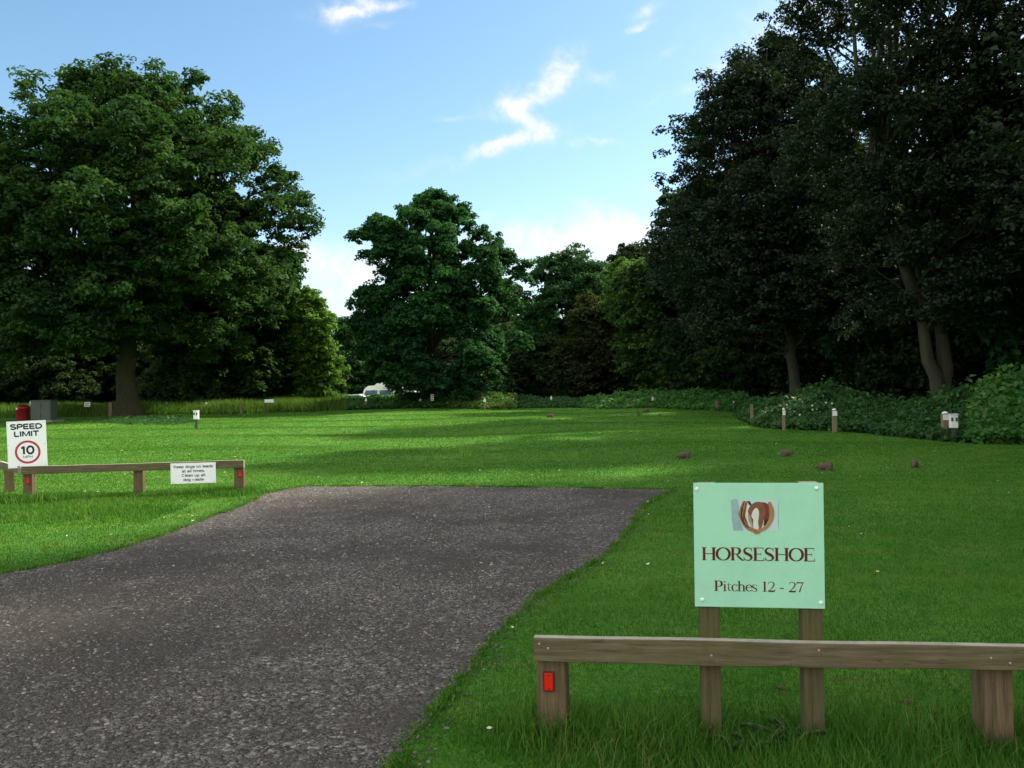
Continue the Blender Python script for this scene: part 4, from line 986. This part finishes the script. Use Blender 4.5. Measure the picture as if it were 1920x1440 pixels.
oak = tree(240, 50.4, [(168, 215, 375), (190, 165, 405), (225, 70, 440), (262, -20, 480), (320, -80, 530), (380, -110, 570), (430, -130, 580), (470, -140, 562), (520, -140, 530), (590, -120, 505), (670, -90, 440)], 610,
     M['oak'], M['bark'], 'huge spreading oak on the left with its thick bare trunk in the lawn', name='oak_tree',
     tpaths=[[(240, 786, 0), (238, 740, 0), (236, 640, 0), (238, 560, .3), (245, 450, .3), (255, 300, 0), (262, 200, 0)], [(238, 610, 0), (190, 520, -1), (120, 420, -2), (60, 330, -2)], [(240, 600, 0), (310, 500, 1), (400, 430, 1), (480, 380, 0)], [(238, 590, 0), (280, 480, -2.5), (330, 330, -3), (340, 240, -2)]],
     extra=[(362, 165, 0, 1.1), (300, 165, 1, 1.2), (215, 160, 0, 1.2), (420, 215, 0, 1.2), (452, 255, 1, 1.1), (470, 290, -1, 1.2), (440, 330, -2, 1.3), (500, 350, 0, 1.3), (520, 400, -1, 1.3), (490, 440, 0, 1.3), (430, 270, 0, 1.2), (400, 230, 0, 1.2), (490, 300, 0, 1.2), (520, 335, 1, 1.2), (565, 385, 0, 1.0), (560, 425, 1, 1.1), (545, 470, 0, 1.1), (150, 195, 0, 1.2), (90, 215, 1, 1.1)],
     nbough=300, nclump=15, nleaf=62, leaf=.25, bough_r=1.65, clump_r=.58, trunk_r=.66, front=1.0, hole=.06, seed=1)
tree(808, 57, [(367, 818, 852), (379, 790, 864), (397, 760, 893), (411, 713, 893), (428, 655, 885), (446, 655, 940), (464, 667, 945), (482, 665, 965), (496, 678, 1000), (517, 700, 993), (538, 671, 975), (560, 664, 968), (588, 664, 975), (623, 667, 986), (659, 671, 990), (700, 690, 965), (724, 735, 955), (740, 790, 940)], 700,
     M['oak_far'], M['bark'], 'dark round oak in the middle of the photo with foliage almost to the ground', name='oak_tree',
     extra=[(672, 442, 0, .6), (695, 438, .5, .7), (730, 425, 0, .7), (690, 480, 0, .7), (865, 395, 0, .7), (838, 382, 0, .8), (905, 440, 0, .8), (930, 452, .4, .7), (950, 485, 0, .8), (985, 500, 0, .6), (968, 510, .5, .7), (985, 520, 0, .5), (684, 560, 0, .8), (680, 600, .4, .9), (975, 640, 0, .8), (955, 560, 0, .8)],
     nbough=240, nclump=14, nleaf=46, leaf=.24, bough_r=.85, clump_r=.40, trunk_r=.46, front=.85, hole=.42, seed=2, droop=.2)
tree(405, 61, [(470, 440, 540), (500, 380, 570), (540, 310, 575), (600, 285, 560), (660, 270, 545), (710, 275, 535), (745, 290, 520)], 720,
     M['oak'], M['bark'], 'leafy tree behind the right side of the big oak, hanging down to the long grass', nbough=130, nclump=13, nleaf=40, leaf=.30, bough_r=1.5, clump_r=.55, trunk_r=.4, seed=3, droop=.3, hole=.15)
tree(528, 66, [(480, 500, 560), (520, 480, 578), (560, 475, 585), (620, 480, 585), (690, 495, 580), (745, 510, 570)], 720,
     M['oak_far'], M['bark'], 'dark green tree between the big oak and the sunlit yellow green tree', nbough=90, nclump=12, nleaf=36, leaf=.30, bough_r=1.4, clump_r=.5, trunk_r=.35, seed=4, droop=.3)
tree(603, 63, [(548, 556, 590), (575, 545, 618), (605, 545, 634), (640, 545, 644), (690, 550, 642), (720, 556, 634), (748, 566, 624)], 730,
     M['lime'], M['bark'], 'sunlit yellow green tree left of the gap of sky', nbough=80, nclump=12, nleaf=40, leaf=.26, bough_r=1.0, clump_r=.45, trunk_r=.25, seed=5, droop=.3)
tree(655, 96, [(604, 640, 664), (630, 625, 680), (670, 618, 700), (720, 620, 710), (745, 630, 700)], 735,
     M['dome'], M['bark'], 'distant dark tree filling the bottom of the gap left of the middle oak', nbough=70, nclump=12, nleaf=34, leaf=.34, bough_r=1.5, clump_r=.6, trunk_r=.35, seed=6)
tree(1085, 72, [(473, 1064, 1110), (490, 1035, 1125), (510, 1000, 1145), (550, 980, 1165), (600, 972, 1185), (680, 968, 1200), (752, 975, 1200)], 735,
     M['dome'], M['bark'], 'dark domed tree just right of the middle oak', nbough=150, nclump=13, nleaf=36, leaf=.28, bough_r=1.5, clump_r=.5, trunk_r=.45, seed=7)
tree(1120, 62, [(565, 1095, 1155), (600, 1062, 1195), (650, 1040, 1212), (710, 1030, 1220), (752, 1040, 1210)], 735,
     M['brownish'], M['bark'], 'brownish green tree in front of the dark domed one', nbough=100, nclump=13, nleaf=36, leaf=.26, bough_r=1.2, clump_r=.45, trunk_r=.35, seed=8)
tree(1248, 58, [(488, 1205, 1250), (505, 1145, 1270), (540, 1132, 1300), (600, 1135, 1330), (660, 1145, 1340), (715, 1170, 1335)], 700,
     M['pale'], M['bark2'], 'lighter green tree with a thin bare trunk left of the tall sycamores', nbough=150, nclump=13, nleaf=36, leaf=.25, bough_r=1.25, clump_r=.42, trunk_r=.24, seed=9, droop=.2)
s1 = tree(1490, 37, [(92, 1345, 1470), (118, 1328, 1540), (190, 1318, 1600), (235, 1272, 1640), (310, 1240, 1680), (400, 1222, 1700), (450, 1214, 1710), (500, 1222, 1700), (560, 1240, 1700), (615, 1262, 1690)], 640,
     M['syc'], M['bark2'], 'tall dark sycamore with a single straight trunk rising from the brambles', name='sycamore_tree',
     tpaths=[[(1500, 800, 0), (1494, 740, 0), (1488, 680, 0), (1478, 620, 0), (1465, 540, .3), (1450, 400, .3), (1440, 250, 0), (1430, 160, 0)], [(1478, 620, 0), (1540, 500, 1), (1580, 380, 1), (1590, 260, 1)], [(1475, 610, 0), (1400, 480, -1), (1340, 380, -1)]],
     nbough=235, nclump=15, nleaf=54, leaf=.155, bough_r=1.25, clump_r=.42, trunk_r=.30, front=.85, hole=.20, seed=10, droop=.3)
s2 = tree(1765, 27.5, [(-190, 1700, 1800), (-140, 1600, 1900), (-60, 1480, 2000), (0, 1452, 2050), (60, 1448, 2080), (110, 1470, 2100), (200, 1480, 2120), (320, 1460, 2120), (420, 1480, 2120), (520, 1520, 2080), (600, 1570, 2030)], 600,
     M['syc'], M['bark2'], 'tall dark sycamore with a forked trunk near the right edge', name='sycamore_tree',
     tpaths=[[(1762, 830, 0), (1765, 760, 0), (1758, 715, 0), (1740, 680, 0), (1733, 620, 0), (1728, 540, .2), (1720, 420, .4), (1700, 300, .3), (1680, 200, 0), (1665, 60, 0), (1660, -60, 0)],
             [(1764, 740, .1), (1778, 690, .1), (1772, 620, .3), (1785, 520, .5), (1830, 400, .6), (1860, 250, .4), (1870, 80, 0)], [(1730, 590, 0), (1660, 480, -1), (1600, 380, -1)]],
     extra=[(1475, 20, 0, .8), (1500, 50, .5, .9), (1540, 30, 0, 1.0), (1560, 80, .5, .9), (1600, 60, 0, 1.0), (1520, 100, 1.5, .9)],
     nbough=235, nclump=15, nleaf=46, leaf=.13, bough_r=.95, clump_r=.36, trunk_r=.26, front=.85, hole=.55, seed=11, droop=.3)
# trees of the wood behind: three kinds, then copies
def proto(h, rad, lm, seed, label, name='woodland_tree', low=.12, leaf=.34, nb=110, nl=34):
    rows = [(h*low, -rad*.55, rad*.6), (h*.3, -rad*.95, rad*.9), (h*.5, -rad, rad), (h*.7, -rad*.85, rad*.9), (h*.86, -rad*.6, rad*.55), (h*.97, -rad*.25, rad*.2)]
    crown, wd = grow(rows, 0, h*.2, nbough=nb, nclump=13, nleaf=nl, leaf=leaf, bough_r=rad*.3, clump_r=rad*.10, trunk_r=h*.018, seed=seed, hole=.2, droop=.3)
    e = empty(name, (0, 0, 0), 0, label, 'tree', None)
    mobj('crown', np_mesh('crown', *crown[:2], 4, crown[2]), lm, e); mobj('trunk', np_mesh('trunk', *wd, 4, smooth=True), M['bark'], e)
    return e
pA = proto(14, 5.5, M['syc_back'], 21, '')
pB = proto(12, 5, M['oak_far'], 22, '')
pC = proto(18, 6, M['syc'], 23, '', low=.2, leaf=.165, nb=170, nl=58)
used = set()
def put(p, px, d, s, rz, label, X=None):
    x = P(px, 760, d).x if X is None else X
    grp = 'trees of the wood around the lawn'
    if p.name not in used:
        used.add(p.name); p.location = (x, d, 0); p.rotation_euler = (0, 0, rz); p.scale = (s,)*3; p['label'] = label; p['group'] = grp; return p
    return copy_thing(p, (x, d, 0), rz, s, label, grp)
put(pA, 1345, 50, .95, .3, 'green woodland tree behind the left skirts of the single trunked sycamore')
put(pA, 1600, 46, 1.0, 1.7, 'green woodland tree seen between the two sycamore trunks')
put(pB, 1700, 40, .95, 2.6, 'dark woodland tree left behind the forked trunk')
put(pA, 1860, 39, 1.0, 4.1, 'green woodland tree right behind the forked trunk')
put(pB, 1960, 31, .85, 5.2, 'low leafy tree hanging in at the right edge')
put(pB, 1440, 60, 1.05, .9, 'dark woodland tree deep behind the single trunked sycamore')
put(pB, 1290, 66, 1.0, 3.9, 'dark woodland tree behind the lighter green tree')
put(pA, 1200, 78, 1.0, 5.5, 'far woodland tree right behind the brownish tree')
put(pB, 1010, 84, .85, 1.1, 'far woodland tree peeping between the middle oak and the dome')
put(pA, 1760, 56, 1.1, 2.2, 'far woodland tree deep in the wood behind the forked trunk')
put(pB, 1550, 64, 1.1, 3.0, 'far woodland tree deep in the wood between the sycamores')
put(pA, -70, 66, 1.0, .2, 'dark woodland tree at the far left edge behind the fire point')
put(pB, 60, 72, 1.0, 1.3, 'dark woodland tree behind the grey cabinet')
put(pA, 165, 70, .9, 2.9, 'dark woodland tree behind the left of the big oak trunk')
put(pB, 290, 78, 1.0, 4.4, 'dark woodland tree far behind the big oak trunk')
put(pB, 470, 82, 1.0, 5.0, 'far woodland tree behind the leafy tree beside the big oak')
put(pC, 2150, 30, .95, .4, 'tall sycamore leaning in beyond the right edge')
put(pC, 2500, 22, 1.0, 1.4, 'tall tree beside the lawn out to the right', )
# the wood goes on unseen round the right hand side, trees added for foreground shade
for i, (X, Y, s) in enumerate([(14.5, 14, .95), (13.5, 7, 1.0), (14.5, 0, .95), (14, -7, 1.0), (21, 17, 1.1), (21, 10, 1.15), (21, 3, 1.15), (21, -4, 1.1), (20, -12, 1.0), (28, 7, 1.3), (28, -1, 1.3), (28, 15, 1.25), (18.0, 21.5, (.66, .66, 1.3)), (25, 23, 1.3), (31, 22, 1.5), (36, 14, 1.6)]):
    put(pC, 0, Y, s, i*1.1, 'unseen tall tree of the wood beyond the right edge, added to shade the foreground', X=X)
for i, px in enumerate((300, 560, 700, 830, 960, 1130)):
    put((pA, pB)[i % 2], px, 112+6*(i % 3), 1.1, i*1.3, ['far tree behind the dark tree row on the left', 'far tree behind the sunlit yellow green tree', 'far tree behind the camper van', 'far tree hidden behind the middle oak trunk', 'far tree behind the right of the middle oak', 'far tree behind the dark dome'][i])

pD = proto(5.2, 3.6, M['syc_back'], 24, '', name='understorey_bush', low=.0, leaf=.26, nb=80)
bl = 'dark understorey bush in the shade beneath the woodland trees'
n_b = 0
for d0, pxs in ((64, range(-160, 200, 75)), (70, range(200, 640, 75)), (68, range(980, 1420, 70)), (46, range(1420, 1800, 90)), (36, range(1700, 2100, 110)), (100, range(-200, 1500, 62)), (62, range(1440, 2000, 90)), (108, range(-170, 1500, 62))):
    for px in pxs:
        px_ = px+random.uniform(-15, 15); dd = d0+random.uniform(-2, 2); s_b = (d0/66)**.5*random.uniform(.8, 1.15)
        if d0 >= 100: s_b *= 1.25
        x_b = P(px_, 760, dd).x; rz_b = random.uniform(0, 6.28)
        if n_b == 0: pD.location = (x_b, dd, -.1); pD.scale = (s_b,)*3; pD['label'] = bl; pD['group'] = 'understorey bushes of the wood'; pD['category'] = 'bush'
        else: copy_thing(pD, (x_b, dd, -.1), rz_b, s_b)
        n_b += 1

# ------------------------------------------------------------------ hedges, brambles and long grass
def bank(name, label, front, back, hts, n, leaf, mt, cat='hedge', slope=2.6, rough=.26, seed=0, **kw):
    """leaves over a mound between a front and a back line (world xy), heights along it"""
    global rng
    keep = rng; rng = np.random.default_rng(seed+500)
    Fp = np.array([(p.x, p.y) for p in front]); Bp = np.array([(p.x, p.y) for p in back]); H = np.array(hts, float); m = len(Fp)
    s = rng.uniform(0, m-1, n); v = rng.random(n)**.9
    i = np.minimum(s.astype(int), m-2); f = (s-i)[:, None]
    a = Fp[i]*(1-f)+Fp[i+1]*f; b = Bp[i]*(1-f)+Bp[i+1]*f; h = H[i]*(1-f[:, 0])+H[i+1]*f[:, 0]
    xy = a*(1-v[:, None])+b*v[:, None]
    x, y = xy[:, 0], xy[:, 1]
    nz = .5*np.sin(x*2.3+1.7*np.sin(y*1.9+seed))+.3*np.sin(x*5.1+y*3.3+seed)+.25*np.sin(y*6.1-x*2.2)+.2*np.sin(x*11+y*7)
    big = .5+.5*np.sin(x*.9+1.3*np.sin(y*.7+seed)+seed)*np.sin(y*.8+x*.35+seed)
    surf = h*np.clip(v*slope+.12, .0, 1)**.7*(.75+.3*big)*(1+rough*nz)
    z = surf*(1-rng.random(n)**2.2*.9)*np.where(rng.random(n) < .07, 1+.3*rng.random(n), 1)+rng.normal(0, .03, n)
    xy = xy+rng.normal(0, .06, (n, 2))
    p = np.column_stack([xy, np.clip(z, .01, None)+gz(x, y)])
    fr_ = np.array((0, -1.0, 0))
    nn = np.array((0, 0, .9))+fr_*.5+rng.normal(0, .5, (n, 3))
    t = np.clip(.45+.14*nz+rng.normal(0, .15, n), 0, 1)
    V_, F_, T_ = leaf_quads(p, nn, leaf*rng.uniform(.6, 1.4, n), t, .6)
    cx_ = Vector((float(Fp[:, 0].mean()), float(Fp[:, 1].mean()), 0))
    o = mobj(name, np_mesh(name, V_-np.array(cx_), F_, 4, T_), mt, None, label=label, cat=cat, **kw); o.location = cx_
    rng = keep; return o
def off(pts, d, dx=0): return [Vector((p.x*(1+d/p.y)+dx, p.y+d, 0)) for p in pts]
f_ = [G(1990, 835), G(1870, 832), G(1812, 829)]
bank('nettle_bank', 'bank of tall pale nettles at the right edge beside the white power box', f_, off(f_, 7, .5), [1.35, 1.25, .95], 30000, .15, M['nettle'], 'nettles', seed=1)
f_ = [G(1812, 829), G(1740, 822), G(1650, 815)]
bank('bramble_bank', 'dark bramble bank below the forked trunk', f_, off(f_, 8), [.95, .70, .68], 24000, .14, M['bramble'], 'brambles', seed=2)
f_ = [G(1650, 815), G(1560, 806), G(1500, 803)]
bank('bramble_bank', 'bramble bank with small white flowers between the sycamores', f_, off(f_, 9), [.68, 1.08, .85], 24000, .14, M['bramble'], 'brambles', seed=3)
f_ = [G(1500, 803), G(1450, 800), G(1412, 796), G(1385, 782)]
bank('bramble_bank', 'low brambles at the foot of the single sycamore trunk', f_, off(f_, 9), [.85, .72, .62, .5], 18000, .15, M['bramble'], 'brambles', seed=4)
f_ = [G(1400, 774), G(1330, 769), G(1200, 765), G(1090, 764)]
bank('hedge', 'distant low hedge running right from the dark gap to the sycamores', f_, off(f_, 7), [.72, .85, .80, .5], 24000, .19, M['nettle'], 'hedge', seed=5)
f_ = [G(1090, 764), G(1030, 764), G(968, 764)]
bank('hedge', 'dark low hedge in the gap right of the middle oak', f_, off(f_, 6), [.5, .52, .6], 9000, .19, M['bramble'], 'hedge', seed=6)
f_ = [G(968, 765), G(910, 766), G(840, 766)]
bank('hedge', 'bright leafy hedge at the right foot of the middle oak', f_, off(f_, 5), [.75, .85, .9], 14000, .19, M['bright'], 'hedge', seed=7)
f_ = [G(840, 766), G(760, 767), G(700, 768), G(640, 769)]
bank('hedge', 'dark green hedge at the left foot of the middle oak', f_, off(f_, 5), [.9, .88, .85, .75], 20000, .18, M['nettle'], 'hedge', seed=8)
def grass_strip(label, front, depth, hts, n, wd, mt):
    Fp = np.array([(p.x, p.y) for p in front]); H = np.array(hts, float); m = len(Fp)
    s = rng.uniform(0, m-1, n); v = rng.random(n)*depth; i = np.minimum(s.astype(int), m-2); f = s-i
    a = Fp[i]*(1-f)[:, None]+Fp[i+1]*f[:, None]; h = H[i]*(1-f)+H[i+1]*f
    x, y = a[:, 0]*(1+v/a[:, 1]), a[:, 1]+v
    hh = h*(.75+.5*patch_noise(x, y, .7))*np.clip(.4+v*1.2, 0, 1)
    v_, f_2, t_2 = blades(x, y, hh, wd, .45, np.clip(.35+.4*patch_noise(x, y, .5)+rng.normal(0, .18, n), 0, 1))
    return mobj('long_grass', np_mesh('long_grass', v_, f_2, 3, t_2), mt, None, label=label, kind='stuff')
grass_strip('tall pale grass at the back of the lawn behind the big oak', [G(-60, 783), G(120, 781), G(250, 779), G(400, 776), G(520, 772), G(650, 769)], 9, [.8, .8, .75, .75, .85, .9], 60000, .05, M['longgrass'])

# flowers on the brambles
def flowers(n, x0, x1, y0, y1, d, label):
    V_, F_, o = [], [], 0
    for i in range(n):
        p = P(random.uniform(x0, x1), random.uniform(y0, y1), d+random.uniform(-.6, .6))
        b = bmesh.new()
        r = random.uniform(.014, .028)
        for j in range(5):
            a = 2*math.pi*j/5; c = Vector((math.cos(a), -.35, math.sin(a)))*r
            V_ += [p, p+c+Vector((-math.sin(a), 0, math.cos(a)))*r*.45, p+c*1.35, p+c-Vector((-math.sin(a), 0, math.cos(a)))*r*.45]; F_.append((o, o+1, o+2, o+3)); o += 4
        b.free()
    me = np_mesh('bramble_flowers', np.array([tuple(q) for q in V_]), np.array(F_), 4)
    mobj('bramble_flowers', me, M['petal'], None, label=label, kind='stuff')
flowers(18, 1495, 1605, 752, 792, 25.9, 'scatter of small white flowers on the bramble bank')

# low plants and fallen leaves round the big oak's foot
f_ = [G(170, 793), G(240, 797), G(330, 797), G(370, 790)]
bank('ground_ivy', 'low dark plants round the foot of the big oak', f_, [G(200, 784), G(250, 784), G(300, 785), G(350, 786)], [.09, .12, .11, .07], 4200, .12, M['bramble'], 'ground plants', seed=9, rough=.5)

# long grass round the near fence and posts
def tufts(cx_, cy_, sx_, sy_, n, h, wd=.0042, lean=.8, mt=None):
    x = rng.normal(cx_, sx_, n); y = rng.normal(cy_, sy_, n); k = ~inside(x, y)
    x, y = x[k], y[k]; pn = patch_noise(x, y, 2.2)
    return blades(x, y, h*(.4+.9*pn), wd, lean, np.clip(.12+.5*pn+rng.normal(0, .2, len(x)), 0, 1))
def loc(s, q=0): v_ = O+dvn*s-nrm*q; return v_.x, v_.y
tf = []
n = 26000; s = rng.uniform(-.55, 3.3, n); q = rng.normal(-.05, .26, n)
x = O.x+dvn.x*s-nrm.x*q; y = O.y+dvn.y*s-nrm.y*q; pn = patch_noise(x, y, 1.6)
k = ~inside(x, y); x, y, pn, q, s = x[k], y[k], pn[k], q[k], s[k]
hh = (.04+.20*pn**1.5)*np.exp(-np.abs(q)/.45)*np.clip((s+.6)*.75, .12, 1.0)
tf.append(blades(x, y, hh, .0045, .8, np.clip(.10+.45*pn+rng.normal(0, .2, len(x)), 0, 1)))
for px_ in (1031, 1334, 1526, 1873):
    a, b = loc(along(px_), .06); tf.append(tufts(a, b, .11, .09, 900, .15))
for (a, b, s_, n_, h_) in ((1.0, 3.1, .25, 2500, .14), (1.6, 3.0, .3, 3500, .17), (2.1, 2.9, .3, 2500, .16), (1.25, 3.35, .2, 1500, .2), (.75, 3.3, .2, 1200, .13)): tf.append(tufts(a, b, s_, .13, n_, h_))
v, f, t = merge(tf)
mobj('long_grass', np_mesh('long_grass', v, f, 3, t), M['blade'], None, label='long unmown grass growing round the near knee rail', kind='stuff')
# seed stalks and dry blades
x = rng.uniform(.1, 2.4, 420); y = rng.normal(3.35, .25, 420); k = ~inside(x, y)
v, f, t = blades(x[k], y[k], .20, .0026, 1.2); mobj('dry_grass_stalks', np_mesh('dry_grass_stalks', v, f, 3, t), M['straw'], None, label='pale dry stalks among the long grass by the near rail', kind='stuff')
# left verge
n = 26000; s = rng.uniform(-.1, 1.05, n); q = rng.normal(-.1, .45, n)
x = c0.x+dl.x*s; y = c0.y+dl.y*s+q; pn = patch_noise(x, y, 1.2); k = ~inside(x, y)
v, f, t = blades(x[k], y[k], ((.03+.10*pn)*np.exp(-np.abs(q)/.5))[k], .009, .7, np.clip(.15+.5*pn+rng.normal(0, .2, n), 0, 1)[k])
v2, f2_, t2 = tufts(c0.x, c0.y-.2, .3, .2, 1200, .16, .010); v3, f3_, t3 = tufts(c1.x-.3, c1.y-.2, .5, .2, 1200, .12, .010)
x = rng.uniform(-8.2, -4.2, 9000); y = rng.normal(10.6, .5, 9000); kk = ~inside(x, y); pq = patch_noise(x, y, .9)
e4 = blades(x[kk], y[kk], (.03+.07*pq)[kk], .009, .7, np.clip(.1+.5*pq+rng.normal(0, .2, 9000), 0, 1)[kk])
v, f, t = merge([(v, f, t), (v2, f2_, t2), (v3, f3_, t3), e4])
mobj('long_grass', np_mesh('long_grass', v, f, 3, t), M['blade'], None, label='tufty grass round the knee rail on the left verge', kind='stuff')

# thistle by the right sign post: a rosette of jagged arching leaves
def thistle(loc_, s, label):
    rs = random.Random(5); V_, F_, T_, o = [], [], [], 0
    for i in range(30):
        a = rs.uniform(0, 6.28); el = rs.uniform(.5, 1.45); L = s*rs.uniform(.35, 1.0); m = 15; wd = L*.060
        for j in range(m):
            f = j/(m-1); r = L*math.cos(el)*f*(1+.3*f); z = L*(math.sin(el)*f-.45*f*f)
            ww = wd*(1.7*rs.uniform(.6, 1.2) if j % 2 else .22)*(1-f*.85)
            c, s2 = math.cos(a), math.sin(a)
            V_ += [(r*c-s2*ww, r*s2+c*ww, z+.02), (r*c, r*s2, z), (r*c+s2*ww, r*s2-c*ww, z+.02)]
            if j:
                F_ += [(o+3*(j-1), o+3*(j-1)+1, o+3*j+1, o+3*j), (o+3*(j-1)+1, o+3*(j-1)+2, o+3*j+2, o+3*j+1)]; T_ += [rs.uniform(.2, .9)]*2
        o += 3*m
    ob = mobj('thistle', np_mesh('thistle', np.array(V_), np.array(F_), 4, T_), M['thistle'], None, label=label, cat='plant'); ob.location = loc_
a, b = loc(along(1480), -.03); thistle((a, b, 0), .24, 'grey green spiny thistle just left of the right sign post')
a, b = loc(along(1395), -.1); thistle((a, b, 0), .17, 'grey green thistle low in the grass between the two sign posts')
# worm casts / mole earth beyond the rail
def clod(px, py, s, label):
    g = G(px, py); b = bmesh.new(); rs = random.Random(int(px))
    bmesh.ops.create_icosphere(b, subdivisions=4, radius=1)
    for v in b.verts:
        q = v.co.copy(); k = 1+.25*math.sin(q.x*7+q.y*5)+.18*math.sin(q.y*13+q.z*9)+rs.uniform(-.08, .08); v.co = Vector((q.x*s*k, q.y*s*.8*k, max(-.01, q.z*s*.35*k)))
    o = mobj('soil_heap', bm_mesh('soil_heap', b), M['soil'], None, label=label, cat='soil'); o.location = g
M['soil'] = plain('brown_soil', (.085, .06, .035), .95, .1, dirt=.8, dcol=(.15, .11, .07), dscale=60)
clod(1702, 1318, .035, 'little heap of brown earth in the grass seen below the rail on the right')
clod(1466, 1292, .028, 'little heap of brown earth just left of the right sign post')
for me in bpy.data.meshes:
    if me.users == 0: bpy.data.meshes.remove(me)
